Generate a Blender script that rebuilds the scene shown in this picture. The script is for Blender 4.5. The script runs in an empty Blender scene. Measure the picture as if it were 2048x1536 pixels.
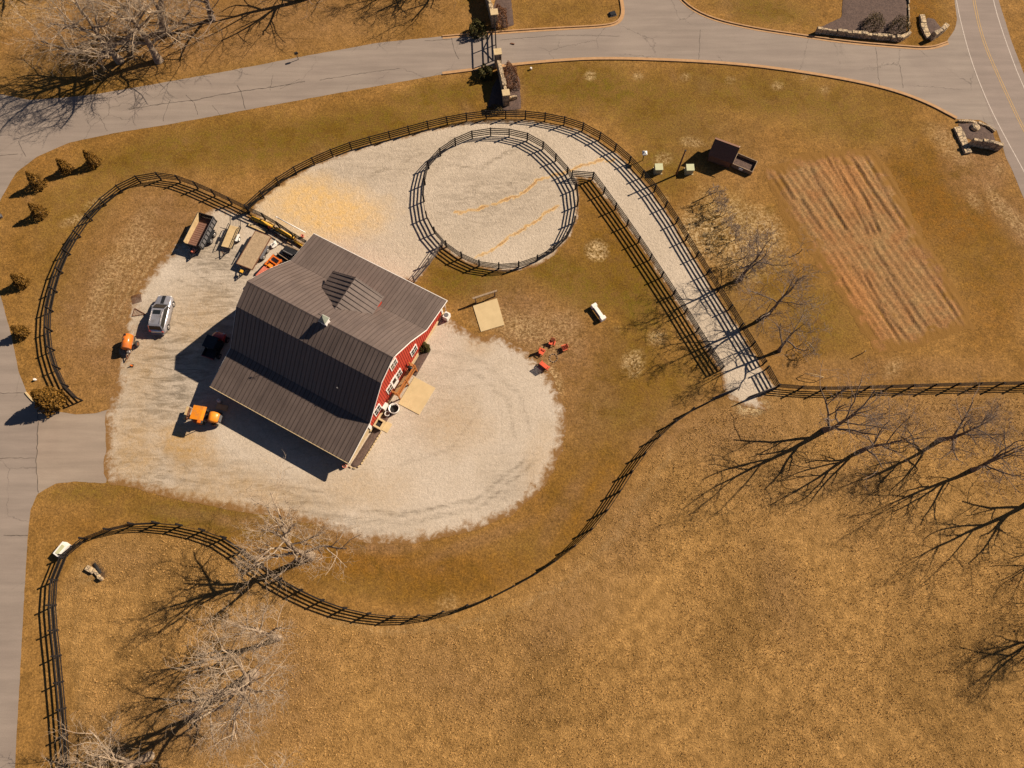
import bpy, bmesh, math, random
import numpy as np
from mathutils import Vector, Matrix
R = math.radians
random.seed(7); rng = np.random.default_rng(7)
S = bpy.context.scene; COL = S.collection

# ------------------------------------------------------------------ camera, world, sun, exposure
F, H, TAU = 1366.0, 68.5, R(17.4)
cd = bpy.data.cameras.new('camera'); cam = bpy.data.objects.new('camera', cd); COL.objects.link(cam)
cam.location = (0, 0, H); cam.rotation_euler = (TAU, 0, 0)
cd.sensor_width = 36; cd.lens = 36 * F / 2048; cd.clip_end = 3000; cd.clip_start = .5
S.camera = cam
SUN_AZ, SUN_EL = 26.0, 35.5            # azimuth counted from +X towards +Y
w = bpy.data.worlds.new('World'); S.world = w; w.use_nodes = True
nt = w.node_tree; bg = nt.nodes['Background']
sky = nt.nodes.new('ShaderNodeTexSky'); sky.sky_type = 'NISHITA'; sky.sun_disc = False
sky.sun_elevation = R(SUN_EL); sky.sun_rotation = R(90 - SUN_AZ)
sky.air_density = .4; sky.dust_density = .3; sky.altitude = 300
nt.links.new(sky.outputs[0], bg.inputs[0]); bg.inputs[1].default_value = .05
sl = bpy.data.lights.new('sun', 'SUN'); sl.energy = 5.0; sl.angle = R(.5); sl.color = (1, .86, .68)
so = bpy.data.objects.new('sun', sl); COL.objects.link(so)
sdir = Vector((math.cos(R(SUN_EL)) * math.cos(R(SUN_AZ)), math.cos(R(SUN_EL)) * math.sin(R(SUN_AZ)), math.sin(R(SUN_EL))))
so.rotation_euler = sdir.to_track_quat('Z', 'Y').to_euler(); so.location = (40, 20, 60)
S.view_settings.view_transform = 'Standard'; S.view_settings.look = 'None'
S.view_settings.exposure = .82; S.view_settings.gamma = 1

# ------------------------------------------------------------------ picture point -> world point
CT, ST = math.cos(TAU), math.sin(TAU)
def at(px, py, z=0.0):
    a = (px - 1024) / F; b = (768 - py) / F
    t = (z - H) / (b * ST - CT)
    return Vector((a * t, (b * CT + ST) * t, z))
def topx(X, Y):                         # numpy: ground x, y -> px, py
    yc = Y * CT - H * ST; d = Y * ST + H * CT
    return 1024 + F * X / d, 768 - F * yc / d
def heading(a, b, z=0):
    p, q = at(*a, z), at(*b, z); return math.atan2(q.y - p.y, q.x - p.x)

# ------------------------------------------------------------------ value noise
_L = rng.random((256, 256))
def vn(x, y):
    xi = np.floor(x).astype(int); yi = np.floor(y).astype(int); fx = x - xi; fy = y - yi
    fx = fx * fx * (3 - 2 * fx); fy = fy * fy * (3 - 2 * fy)
    g = lambda a, b: _L[a & 255, b & 255]
    return (g(xi, yi) * (1 - fx) + g(xi + 1, yi) * fx) * (1 - fy) + (g(xi, yi + 1) * (1 - fx) + g(xi + 1, yi + 1) * fx) * fy
def fbm(x, y, o=4):
    s = 0; a = .5
    for i in range(o): s = s + a * vn(x + 17.3 * i, y - 9.1 * i); x = x * 2.03; y = y * 2.03; a *= .5
    return s / (1 - .5 ** o)

# ------------------------------------------------------------------ materials
def newmat(name, rough=.8, metal=0, spec=.3):
    m = bpy.data.materials.new(name); m.use_nodes = True
    p = m.node_tree.nodes['Principled BSDF']
    p.inputs['Roughness'].default_value = rough; p.inputs['Metallic'].default_value = metal
    p.inputs['Specular IOR Level'].default_value = spec
    return m, m.node_tree, p
def N(t, k, **kw):
    n = t.nodes.new(k)
    for a, b in kw.items():
        if isinstance(b, tuple) or not hasattr(n, a): n.inputs[a.replace('_', ' ')].default_value = b
        else: setattr(n, a, b)
    return n
def noise(t, co, scale, detail=4, rough=.55, dist=0):
    n = t.nodes.new('ShaderNodeTexNoise'); n.inputs['Scale'].default_value = scale; n.inputs['Detail'].default_value = detail
    n.inputs['Roughness'].default_value = rough; n.inputs['Distortion'].default_value = dist
    t.links.new(co, n.inputs['Vector']); return n.outputs['Fac']
def ramp(t, f, pts, const=False):
    n = t.nodes.new('ShaderNodeValToRGB'); e = n.color_ramp.elements
    while len(e) < len(pts): e.new(.5)
    for k, (p, c) in enumerate(pts):
        e[k].position = p; e[k].color = (c, c, c, 1) if isinstance(c, (int, float)) else (*c, 1)
    t.links.new(f, n.inputs[0]); return n.outputs[0]
def mix(t, f, a, b, mode='MIX'):
    n = t.nodes.new('ShaderNodeMix'); n.data_type = 'RGBA'; n.blend_type = mode
    for s, v in ((0, f), (6, a), (7, b)):
        if isinstance(v, (int, float)): n.inputs[s].default_value = v
        elif isinstance(v, tuple): n.inputs[s].default_value = (*v, 1) if len(v) == 3 else v
        else: t.links.new(v, n.inputs[s])
    return n.outputs[2]
def math_(t, op, a, b=0):
    n = t.nodes.new('ShaderNodeMath'); n.operation = op; n.use_clamp = op == 'SUBTRACT' and b == 1.
    for s, v in ((0, a), (1, b)):
        if isinstance(v, (int, float)): n.inputs[s].default_value = v
        else: t.links.new(v, n.inputs[s])
    return n.outputs[0]
def bump(t, p, h, strength=.5, dist=.05):
    n = t.nodes.new('ShaderNodeBump'); n.inputs['Strength'].default_value = strength; n.inputs['Distance'].default_value = dist
    t.links.new(h, n.inputs['Height']); t.links.new(n.outputs[0], p.inputs['Normal'])
def wpos(t):
    return t.nodes.new('ShaderNodeNewGeometry').outputs['Position']
def opos(t):
    return t.nodes.new('ShaderNodeTexCoord').outputs['Object']
def attr(t, name):
    n = t.nodes.new('ShaderNodeAttribute'); n.attribute_name = name; s = t.nodes.new('ShaderNodeSeparateColor')
    t.links.new(n.outputs['Color'], s.inputs[0]); return s.outputs[0], s.outputs[1], s.outputs[2]
_mc = {}
def M(name, c1, c2=None, scale=4, rough=.7, metal=0, spec=.3, bmp=0, lo=.35, hi=.65, detail=4, coat=0):
    if name in _mc: return _mc[name]
    m, t, p = newmat(name, rough, metal, spec)
    c2 = c2 or tuple(x * .8 for x in c1)
    f = noise(t, opos(t), scale, detail)
    cc = mix(t, ramp(t, f, [(lo, 0.), (hi, 1.)]), c1, c2)
    if coat: cc = mix(t, ramp(t, noise(t, opos(t), 2.2, 6, .7), [(.48, 0.), (.68, .5)]), cc, (.20, .15, .10))
    t.links.new(cc, p.inputs['Base Color'])
    if bmp: bump(t, p, f, bmp, .03)
    if coat: p.inputs['Coat Weight'].default_value = coat; p.inputs['Coat Roughness'].default_value = .08
    _mc[name] = m; return m

def mat_grass():
    m, t, p = newmat('winter grass', .95, 0, .1)
    P = wpos(t); g, b, s = attr(t, 'mask'); me, orr, dk = attr(t, 'mask2')
    big = noise(t, P, .12, 5, .6); mid = noise(t, P, .9, 5, .65); fine = noise(t, P, 5.5, 5, .7); hair = noise(t, P, 17, 3, .7)
    gr = noise(t, P, 3.2, 6, .78, .5)
    c = mix(t, ramp(t, big, [(.35, 0.), (.65, 1.)]), (.245, .130, .038), (.178, .090, .020))
    c = mix(t, math_(t, 'MULTIPLY', g, ramp(t, mix(t, .5, mid, gr), [(.40, .12), (.58, 1.)])), c, (.092, .064, .0050))
    c = mix(t, math_(t, 'MULTIPLY', orr, ramp(t, mid, [(.3, .3), (.6, 1.)])), c, (.165, .072, .009))
    c = mix(t, math_(t, 'MULTIPLY', b, ramp(t, mid, [(.3, .5), (.6, 1.)])), c, (.195, .108, .048))
    c = mix(t, math_(t, 'MULTIPLY', s, ramp(t, gr, [(.44, .05), (.58, 1.)])), c, (.40, .285, .15))
    c = mix(t, math_(t, 'MULTIPLY', ramp(t, noise(t, P, .33, 6, .68, .5), [(.50, 0.), (.62, .85)]), math_(t, 'ADD', math_(t, 'MULTIPLY', math_(t, 'MAXIMUM', g, orr), .7), .12)), c, (.115, .060, .006))
    patch = noise(t, P, .07, 4, .6, .4)
    mc = mix(t, ramp(t, mid, [(.3, 0.), (.7, 1.)]), (.275, .150, .046), (.365, .206, .070))
    mc = mix(t, ramp(t, patch, [(.5, 0.), (.66, .55)]), mc, (.165, .090, .026))
    mc = mix(t, math_(t, 'MULTIPLY', b, ramp(t, mid, [(.3, .2), (.6, .8)])), mc, (.20, .115, .052))
    c = mix(t, math_(t, 'MULTIPLY', me, math_(t, 'SUBTRACT', 1., math_(t, 'MULTIPLY', math_(t, 'MAXIMUM', s, g), .75))), c, mc)
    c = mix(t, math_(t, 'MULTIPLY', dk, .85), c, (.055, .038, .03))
    lawn = mix(t, .45, ramp(t, fine, [(.36, .52), (.64, 1.48)]), ramp(t, hair, [(.3, .62), (.7, 1.38)]))
    lawn = mix(t, 1., lawn, ramp(t, gr, [(.38, .70), (.62, 1.26)]), 'MULTIPLY')
    vor = t.nodes.new('ShaderNodeTexNoise'); vor.inputs['Scale'].default_value = 4.6; vor.inputs['Detail'].default_value = 5; vor.inputs['Roughness'].default_value = .7; vor.inputs['Distortion'].default_value = 1.1
    t.links.new(P, vor.inputs['Vector'])
    mead = mix(t, .35, ramp(t, vor.outputs['Fac'], [(.36, .64), (.5, 1.0), (.64, 1.36)]), ramp(t, fine, [(.3, .62), (.7, 1.38)]))
    mod = mix(t, me, lawn, mead)
    c = mix(t, 1., c, mod, 'MULTIPLY')
    c = mix(t, 1., c, ramp(t, mid, [(.33, .80), (.67, 1.17)]), 'MULTIPLY')
    t.links.new(c, p.inputs['Base Color'])
    h = math_(t, 'ADD', math_(t, 'MULTIPLY', vor.outputs['Fac'], math_(t, 'ADD', math_(t, 'MULTIPLY', me, 1.3), .12)), math_(t, 'MULTIPLY', fine, .35))
    bump(t, p, h, .9, .16)
    return m
def mat_gravel(name, base, alt, dark, sand=False):
    m, t, p = newmat(name, .95, 0, .15)
    P = wpos(t); y, dk, edge = attr(t, 'mask')
    big = noise(t, P, .16, 5, .62, .6); mid = noise(t, P, 1.3, 6, .7, .4); fine = noise(t, P, 9, 4, .75)
    mp = t.nodes.new('ShaderNodeMapping'); mp.inputs['Scale'].default_value = (.35, 1.6, 1); mp.inputs['Rotation'].default_value = (0, 0, R(28)); t.links.new(P, mp.inputs['Vector'])
    trk = noise(t, mp.outputs[0], 1.1, 5, .65, 1.2)
    c = mix(t, ramp(t, big, [(.36, 0.), (.64, 1.)]), base, alt)
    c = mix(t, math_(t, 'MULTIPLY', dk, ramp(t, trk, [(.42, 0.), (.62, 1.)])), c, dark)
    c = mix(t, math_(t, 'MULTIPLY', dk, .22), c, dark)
    c = mix(t, math_(t, 'MULTIPLY', math_(t, 'MINIMUM', y, 1.), ramp(t, mid, [(.3, .45), (.6, 1.)])), c, (.55, .36, .155) if sand else (.36, .22, .085))
    c = mix(t, math_(t, 'SUBTRACT', y, 1.), c, (.26, .125, .052))
    c = mix(t, 1., c, mix(t, .5, ramp(t, noise(t, P, 3.4, 5, .75, .6), [(.33, .70), (.67, 1.22)]), ramp(t, fine, [(.32, .66), (.68, 1.28)])), 'MULTIPLY')
    e = math_(t, 'ADD', edge, math_(t, 'MULTIPLY', math_(t, 'SUBTRACT', mid, .5), 2.2))
    c = mix(t, ramp(t, e, [(.35, 0.), (.9, 1.)]), c, (.19, .10, .035))
    t.links.new(c, p.inputs['Base Color'])
    bump(t, p, math_(t, 'ADD', noise(t, P, 2.6, 4, .6, 1.5), math_(t, 'MULTIPLY', fine, .4)), .8 if sand else .45, .09)
    return m
def mat_asphalt(name, base, alt, cracks=True):
    m, t, p = newmat(name, .85, 0, .25)
    P = wpos(t); big = noise(t, P, .22, 5, .6, .5); fine = noise(t, P, 14, 3, .8)
    c = mix(t, ramp(t, big, [(.35, 0.), (.65, 1.)]), base, alt)
    mp = t.nodes.new('ShaderNodeMapping'); mp.inputs['Scale'].default_value = (.12, 1.2, 1); mp.inputs['Rotation'].default_value = (0, 0, R(-8)); t.links.new(P, mp.inputs['Vector'])
    c = mix(t, 1., c, ramp(t, noise(t, mp.outputs[0], .9, 4, .6), [(.35, .88), (.65, 1.07)]), 'MULTIPLY')
    c = mix(t, 1., c, ramp(t, fine, [(.3, .86), (.7, 1.12)]), 'MULTIPLY')
    if cracks:
        wv = t.nodes.new('ShaderNodeVectorMath'); wv.operation = 'ADD'
        nn = t.nodes.new('ShaderNodeTexNoise'); nn.inputs['Scale'].default_value = 1.1; nn.inputs['Detail'].default_value = 8; nn.inputs['Roughness'].default_value = .7; t.links.new(P, nn.inputs['Vector'])
        t.links.new(P, wv.inputs[0]); t.links.new(nn.outputs['Color'], wv.inputs[1])
        v = t.nodes.new('ShaderNodeTexVoronoi'); v.feature = 'DISTANCE_TO_EDGE'; v.inputs['Scale'].default_value = .16; t.links.new(wv.outputs[0], v.inputs['Vector'])
        cr = math_(t, 'MULTIPLY', ramp(t, v.outputs['Distance'], [(.0015, .8), (.006, 0.)]), ramp(t, noise(t, P, .13, 3), [(.47, 0.), (.56, .75)]))
        c = mix(t, cr, c, (.045, .035, .03))
    t.links.new(c, p.inputs['Base Color']); bump(t, p, fine, .2, .01)
    return m
def mat_soil():
    m, t, p = newmat('garden soil', .95, 0, .1)
    P = wpos(t); y, dk, edge = attr(t, 'mask')
    mid = noise(t, P, .5, 5, .65, .5); fine = noise(t, P, 5, 5, .75)
    c = mix(t, ramp(t, mid, [(.38, 0.), (.6, 1.)]), (.240, .118, .045), (.248, .140, .058))
    c = mix(t, ramp(t, noise(t, P, .35, 5, .7), [(.5, 0.), (.62, .7)]), c, (.250, .155, .066))
    c = mix(t, math_(t, 'MULTIPLY', dk, .75), c, (.095, .052, .032))
    c = mix(t, math_(t, 'MULTIPLY', y, .9), c, (.29, .135, .048))
    c = mix(t, 1., c, ramp(t, fine, [(.34, .58), (.66, 1.38)]), 'MULTIPLY')
    e = math_(t, 'ADD', edge, math_(t, 'MULTIPLY', math_(t, 'SUBTRACT', mid, .5), 2.6))
    c = mix(t, ramp(t, e, [(.35, 0.), (.75, 1.)]), c, (.195, .100, .026))
    t.links.new(c, p.inputs['Base Color']); bump(t, p, fine, .8, .08)
    return m
def mat_leaf(name, a, b):
    m, t, p = newmat(name, .7, 0, .2)
    f = noise(t, opos(t), 3.5, 3, .6)
    rnd = t.nodes.new('ShaderNodeNewGeometry').outputs['Random Per Island']
    c = mix(t, rnd, a, b); c = mix(t, 1., c, ramp(t, f, [(.3, .6), (.7, 1.35)]), 'MULTIPLY')
    t.links.new(c, p.inputs['Base Color']); return m
def mat_roof(name='brown metal roof'):
    m, t, p = newmat(name, .5, .1, .3)
    P = opos(t)
    mp = t.nodes.new('ShaderNodeMapping'); mp.inputs['Scale'].default_value = (2.2, .25, .25); t.links.new(P, mp.inputs['Vector'])
    f = noise(t, mp.outputs[0], 1., 4, .6); g = noise(t, P, .5, 5, .6)
    c = mix(t, ramp(t, f, [(.35, 0.), (.65, 1.)]), (.124, .092, .078), (.108, .080, .069))
    c = mix(t, 1., c, ramp(t, g, [(.3, .86), (.7, 1.12)]), 'MULTIPLY')
    mq = t.nodes.new('ShaderNodeMapping'); mq.inputs['Scale'].default_value = (3.5, .12, .12); t.links.new(P, mq.inputs['Vector'])
    c = mix(t, 1., c, ramp(t, noise(t, mq.outputs[0], 1.3, 5, .7), [(.35, .84), (.65, 1.1)]), 'MULTIPLY')
    t.links.new(c, p.inputs['Base Color']); t.links.new(ramp(t, g, [(.3, .46), (.7, .62)]), p.inputs['Roughness'])
    return m
def mat_stone(name, a, b, mortar):
    m, t, p = newmat(name, .9, 0, .2)
    P = opos(t); v = t.nodes.new('ShaderNodeTexVoronoi'); v.inputs['Scale'].default_value = 2.2; t.links.new(P, v.inputs['Vector'])
    d = t.nodes.new('ShaderNodeTexVoronoi'); d.feature = 'DISTANCE_TO_EDGE'; d.inputs['Scale'].default_value = 2.2; t.links.new(P, d.inputs['Vector'])
    sp = t.nodes.new('ShaderNodeSeparateColor'); t.links.new(v.outputs['Color'], sp.inputs[0])
    c = mix(t, sp.outputs[0], a, b); c = mix(t, ramp(t, d.outputs['Distance'], [(.02, 1.), (.09, 0.)]), c, mortar)
    c = mix(t, 1., c, ramp(t, noise(t, P, 6, 4), [(.3, .75), (.7, 1.2)]), 'MULTIPLY')
    t.links.new(c, p.inputs['Base Color']); bump(t, p, d.outputs['Distance'], .6, .05); return m

G = dict(
    grass=mat_grass(),
    gravel=mat_gravel('gravel', (.455, .380, .304), (.415, .340, .262), (.18, .145, .108)),
    sand=mat_gravel('arena sand', (.455, .375, .292), (.41, .335, .255), (.21, .165, .12), True),
    asphalt=mat_asphalt('aged asphalt', (.240, .193, .160), (.220, .175, .146)),
    asphalt2=mat_asphalt('driveway asphalt', (.27, .212, .165), (.25, .192, .15), False),
    highway=mat_asphalt('highway asphalt', (.225, .175, .148), (.205, .16, .135), False),
    soil=mat_soil(),
    mulch=M('mulch', (.115, .074, .058), (.062, .04, .034), 6, .95, bmp=.9),
    tar=M('crack tar', (.115, .09, .074), (.075, .06, .05), 3, .9),
    cup=M('cupola roof metal', (.20, .215, .17), (.16, .17, .135), 4, .5),
    kerb=M('kerb concrete', (.40, .235, .115), (.33, .19, .09), 2, .9),
    gutter=M('gutter stain', (.17, .085, .035), (.13, .065, .03), 3, .9),
    conc=M('concrete', (.50, .375, .205), (.45, .335, .18), 1.3, .85, bmp=.1),
    white=M('white paint', (.72, .68, .63), (.64, .60, .55), 3, .55),
    line=M('road line white', (.48, .41, .36), (.34, .28, .24), 5, .8),
    yline=M('road line yellow', (.42, .26, .09), (.32, .20, .08), 5, .8),
    roof=mat_roof(),
    seam=M('roof seam', (.074, .053, .045), (.064, .046, .039), 2, .6, .1),  # shadow lines of the ribs put into the colour, darker than the roof
    red=M('red barn boards', (.42, .045, .022), (.34, .034, .018), 5, .75),
    tan=M('tan foundation', (.50, .38, .22), (.42, .31, .17), 3, .85),
    dark=M('dark interior', (.012, .011, .011), (.02, .018, .017), 3, .9),
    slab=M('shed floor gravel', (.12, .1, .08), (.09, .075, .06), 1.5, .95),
    fence=M('black painted board', (.012, .010, .010), (.022, .018, .017), 5, .85, spec=.12),
    grayrail=M('weathered dark rail', (.10, .083, .075), (.06, .05, .046), 3, .8),
    wood=M('weathered wood', (.30, .215, .14), (.20, .14, .09), 7, .85, bmp=.2),
    deckw=M('new pine deck', (.44, .26, .12), (.36, .20, .085), 5, .7),
    cedar=M('orange cedar rail', (.36, .135, .032), (.29, .10, .022), 5, .65),
    bark=M('pale bark', (.33, .25, .17), (.17, .12, .085), 3, .9, lo=.4, hi=.6),
    twig=M('pale twig', (.40, .30, .20), (.26, .19, .135), 1.2, .9),
    bark2=M('grey bark', (.17, .125, .095), (.095, .07, .055), 3, .9),
    twig2=M('grey twig', (.23, .17, .13), (.14, .10, .08), 1.2, .9),
    black=M('black paint', (.014, .014, .016), (.022, .022, .024), 4, .45),
    tyre=M('rubber', (.02, .019, .018), (.035, .03, .028), 8, .9),
    orange=M('orange paint', (.62, .145, .012), (.55, .12, .01), 3, .38, coat=.4),
    orange2=M('amber paint', (.72, .24, .012), (.66, .20, .01), 3, .38, coat=.3),
    redp=M('red paint', (.42, .03, .025), (.34, .025, .02), 3, .35, coat=.4),
    salmon=M('faded red hood', (.55, .16, .10), (.48, .13, .08), 3, .5),
    silver=M('silver car paint', (.40, .39, .42), (.37, .36, .39), 1, .28, .55, .5, coat=.6),
    glass=M('tinted glass', (.012, .014, .016), (.016, .018, .02), 2, .08, 0, .6),
    chrome=M('bare metal', (.45, .42, .40), (.38, .35, .33), 3, .35, .7),
    grey=M('grey metal', (.19, .18, .18), (.14, .13, .13), 4, .5, .3),
    rust=M('rusty iron', (.17, .07, .035), (.10, .045, .025), 6, .9),
    lightplank=M('light planks', (.50, .36, .19), (.40, .28, .14), 3, .8),
    palegreen=M('pale green paint', (.44, .44, .27), (.40, .40, .24), 3, .6),
    shingle=M('brown shingle', (.17, .088, .058), (.12, .062, .042), 6, .9),
    yellow=M('yellow paint', (.68, .37, .04), (.58, .31, .03), 3, .55),
    coral=M('coral red plastic', (.58, .10, .045), (.52, .085, .04), 3, .5),
    stone=mat_stone('pale fieldstone', (.50, .37, .22), (.33, .25, .17), (.12, .09, .065)),
    leafo=mat_leaf('bronze evergreen leaves', (.12, .062, .010), (.19, .092, .014)),
    leafg=mat_leaf('dark evergreen leaves', (.045, .040, .010), (.085, .070, .015)),
    leafb=mat_leaf('rust brown leaves', (.13, .055, .025), (.17, .075, .032)),
    leafd=mat_leaf('dull green leaves', (.07, .055, .018), (.13, .08, .03)),
)

# ------------------------------------------------------------------ object helpers
def tag(o, label=None, cat=None, group=None, kind=None):
    if label: o['label'] = label
    if cat: o['category'] = cat
    if group: o['group'] = group
    if kind: o['kind'] = kind
    return o
def thing(name, label, cat, loc=(0, 0, 0), rz=0, group=None):
    o = bpy.data.objects.new(name, None); COL.objects.link(o); o.empty_display_size = .3
    o.location = loc; o.rotation_euler = (0, 0, rz); return tag(o, label, cat, group)
def link(name, me, mat, parent=None, kind=None):
    o = bpy.data.objects.new(name, me); COL.objects.link(o)
    if mat is not None and not me.materials: me.materials.append(G[mat] if isinstance(mat, str) else mat)
    if parent is not None: o.parent = parent
    if kind: o['kind'] = kind
    return o
def dup(root, loc, rz, label, scale=None, group=None):
    r = root.copy(); COL.objects.link(r); r.location = loc; r.rotation_euler = (0, 0, rz); r['label'] = label
    if group: r['group'] = group
    if scale: r.scale = (scale,) * 3
    for ch in list(root.children):
        c = ch.copy(); COL.objects.link(c); c.parent = r
        for g in list(ch.children):
            d = g.copy(); COL.objects.link(d); d.parent = c
    return r
class MB:
    def __init__(s): s.v = []; s.f = []; s.sm = []
    def poly(s, pts, sm=False):
        k = len(s.v); s.v += [tuple(p) for p in pts]; s.f.append(tuple(range(k, k + len(pts)))); s.sm.append(sm); return s
    def box(s, c, d, rz=0, rx=0, ry=0):
        m = Matrix.Translation(c) @ Matrix.Rotation(rz, 4, 'Z') @ Matrix.Rotation(ry, 4, 'Y') @ Matrix.Rotation(rx, 4, 'X')
        k = len(s.v)
        for x in (-.5, .5):
            for y in (-.5, .5):
                for z in (-.5, .5): s.v.append(tuple(m @ Vector((x * d[0], y * d[1], z * d[2]))))
        for q in ((0, 1, 3, 2), (4, 6, 7, 5), (0, 4, 5, 1), (2, 3, 7, 6), (0, 2, 6, 4), (1, 5, 7, 3)):
            s.f.append(tuple(k + i for i in q)); s.sm.append(False)
        return s
    def bar(s, a, b, w, h=None):
        a, b = Vector(a), Vector(b); h = h or w; d = b - a
        ax = d.normalized(); up = Vector((0, 0, 1)) if abs(ax.z) < .95 else Vector((1, 0, 0))
        sd = ax.cross(up).normalized(); u = sd.cross(ax); k = len(s.v)
        for p in (a, b):
            for i, j in ((-1, -1), (1, -1), (1, 1), (-1, 1)): s.v.append(tuple(p + sd * i * w / 2 + u * j * h / 2))
        for q in ((0, 3, 2, 1), (4, 5, 6, 7), (0, 1, 5, 4), (1, 2, 6, 5), (2, 3, 7, 6), (3, 0, 4, 7)):
            s.f.append(tuple(k + i for i in q)); s.sm.append(False)
        return s
    def tube(s, pts, rad, n=6, cap=True, sm=True):
        pts = [Vector(p) for p in pts]
        if not hasattr(rad, '__len__'): rad = [rad] * len(pts)
        k = len(s.v); ref = None
        for i, p in enumerate(pts):
            d = (pts[min(i + 1, len(pts) - 1)] - pts[max(i - 1, 0)]).normalized()
            if ref is None: ref = d.cross(Vector((0, 0, 1)) if abs(d.z) < .9 else Vector((1, 0, 0))).normalized()
            else:
                ref = ref - d * ref.dot(d); ref.normalize()
            o = d.cross(ref)
            for j in range(n):
                a = 2 * math.pi * j / n; s.v.append(tuple(p + (ref * math.cos(a) + o * math.sin(a)) * rad[i]))
        for i in range(len(pts) - 1):
            for j in range(n):
                a = k + i * n + j; b = k + i * n + (j + 1) % n; s.f.append((a, b, b + n, a + n)); s.sm.append(sm)
        if cap:
            s.f.append(tuple(k + j for j in range(n))[::-1]); s.sm.append(False)
            s.f.append(tuple(k + (len(pts) - 1) * n + j for j in range(n))); s.sm.append(False)
        return s
    def prism(s, poly, ax, a, b):      # poly in the two remaining axes, extruded along ax from a to b
        def P(q, t): return (t, q[0], q[1]) if ax == 0 else (q[0], t, q[1]) if ax == 1 else (q[0], q[1], t)
        n = len(poly); k = len(s.v); s.v += [P(q, a) for q in poly] + [P(q, b) for q in poly]
        s.f.append(tuple(range(k, k + n))); s.f.append(tuple(range(k + n, k + 2 * n))[::-1]); s.sm += [False, False]
        for i in range(n):
            j = (i + 1) % n; s.f.append((k + i, k + n + i, k + n + j, k + j)); s.sm.append(False)
        return s
    def loft(s, secs, sm=True):
        n = len(secs[0]); k = len(s.v)
        for q in secs: s.v += [tuple(p) for p in q]
        for i in range(len(secs) - 1):
            for j in range(n):
                a = k + i * n + j; b = k + i * n + (j + 1) % n; s.f.append((a, b, b + n, a + n)); s.sm.append(sm)
        s.f.append(tuple(k + j for j in range(n))[::-1]); s.f.append(tuple(k + (len(secs) - 1) * n + j for j in range(n))); s.sm += [False, False]
        return s
    def mesh(s, name, bevel=0, seg=2):
        me = bpy.data.meshes.new(name); me.from_pydata(s.v, [], s.f)
        me.polygons.foreach_set('use_smooth', s.sm)
        b = bmesh.new(); b.from_mesh(me); bmesh.ops.recalc_face_normals(b, faces=b.faces)
        if bevel: bmesh.ops.bevel(b, geom=list(b.edges), offset=bevel, segments=seg, affect='EDGES', clamp_overlap=True)
        b.to_mesh(me); b.free(); me.update(); return me
    def obj(s, name, mat, parent=None, bevel=0, kind=None): return link(name, s.mesh(name, bevel), mat, parent, kind)
def wheel(mb_t, mb_r, c, r, w, ax='y'):
    d = Vector((0, 1, 0)) if ax == 'y' else Vector((1, 0, 0)); c = Vector(c)
    mb_t.tube([c - d * w / 2, c - d * w * .42, c + d * w * .42, c + d * w / 2], [r * .86, r, r, r * .86], 18)
    mb_r.tube([c - d * (w / 2 + .012), c + d * (w / 2 + .012)], [r * .55, r * .55], 14)
def add_wheel(parent, c, r, w, rim='chrome'):
    a, b = MB(), MB(); wheel(a, b, c, r, w); o = a.obj('wheel', 'tyre', parent); b.obj('rim', rim, o); return o

# ------------------------------------------------------------------ ground sheets
def pxpoly(pts): return [tuple(at(x, y).xy) for x, y in pts]
def smooth_closed(p, it=2):
    for _ in range(it):
        q = []
        for i in range(len(p)):
            a, b = p[i], p[(i + 1) % len(p)]
            q += [(a[0] * .75 + b[0] * .25, a[1] * .75 + b[1] * .25), (a[0] * .25 + b[0] * .75, a[1] * .25 + b[1] * .75)]
        p = q
    return p
def smooth_open(p, it=2):
    for _ in range(it):
        q = [p[0]]
        for i in range(len(p) - 1):
            a, b = p[i], p[i + 1]
            q += [(a[0] * .75 + b[0] * .25, a[1] * .75 + b[1] * .25), (a[0] * .25 + b[0] * .75, a[1] * .25 + b[1] * .75)]
        p = q + [p[-1]]
    return p
def sdf(poly, X, Y):                   # positive inside
    d = np.full(X.shape, 1e9); ins = np.zeros(X.shape, bool); n = len(poly)
    for i in range(n):
        ax, ay = poly[i]; bx, by = poly[(i + 1) % n]; ex, ey = bx - ax, by - ay; L = ex * ex + ey * ey + 1e-12
        t = np.clip(((X - ax) * ex + (Y - ay) * ey) / L, 0, 1)
        d = np.minimum(d, (X - ax - t * ex) ** 2 + (Y - ay - t * ey) ** 2)
        if ay != by:
            c = ((ay > Y) != (by > Y)) & (X < (bx - ax) * (Y - ay) / (by - ay) + ax); ins ^= c
    d = np.sqrt(d); return np.where(ins, d, -d)
def ell(PX, PY, cx, cy, rx, ry, rot=0, soft=.6, wob=.35):
    a = R(rot); dx, dy = PX - cx, PY - cy
    u = (dx * math.cos(a) + dy * math.sin(a)) / rx; v = (-dx * math.sin(a) + dy * math.cos(a)) / ry
    d = np.sqrt(u * u + v * v) + (fbm(PX / 28. + 5, PY / 28. + 9) - .5) * 2 * wob
    return np.clip((1 + soft / 2 - d) / soft, 0, 1)
def stroke(PX, PY, pts, wpx, soft=.7, wob=.5):
    d = np.full(PX.shape, 1e9)
    WX = PX + (fbm(PX / 14., PY / 14.) - .5) * wob * 20; WY = PY + (fbm(PX / 14. + 40, PY / 14. + 3) - .5) * wob * 20
    for (ax, ay), (bx, by) in zip(pts[:-1], pts[1:]):
        ex, ey = bx - ax, by - ay; t = np.clip(((WX - ax) * ex + (WY - ay) * ey) / (ex * ex + ey * ey + 1e-9), 0, 1)
        d = np.minimum(d, np.hypot(WX - ax - t * ex, WY - ay - t * ey))
    return np.clip((wpx * (1 + soft / 2) - d) / (wpx * soft), 0, 1)
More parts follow.
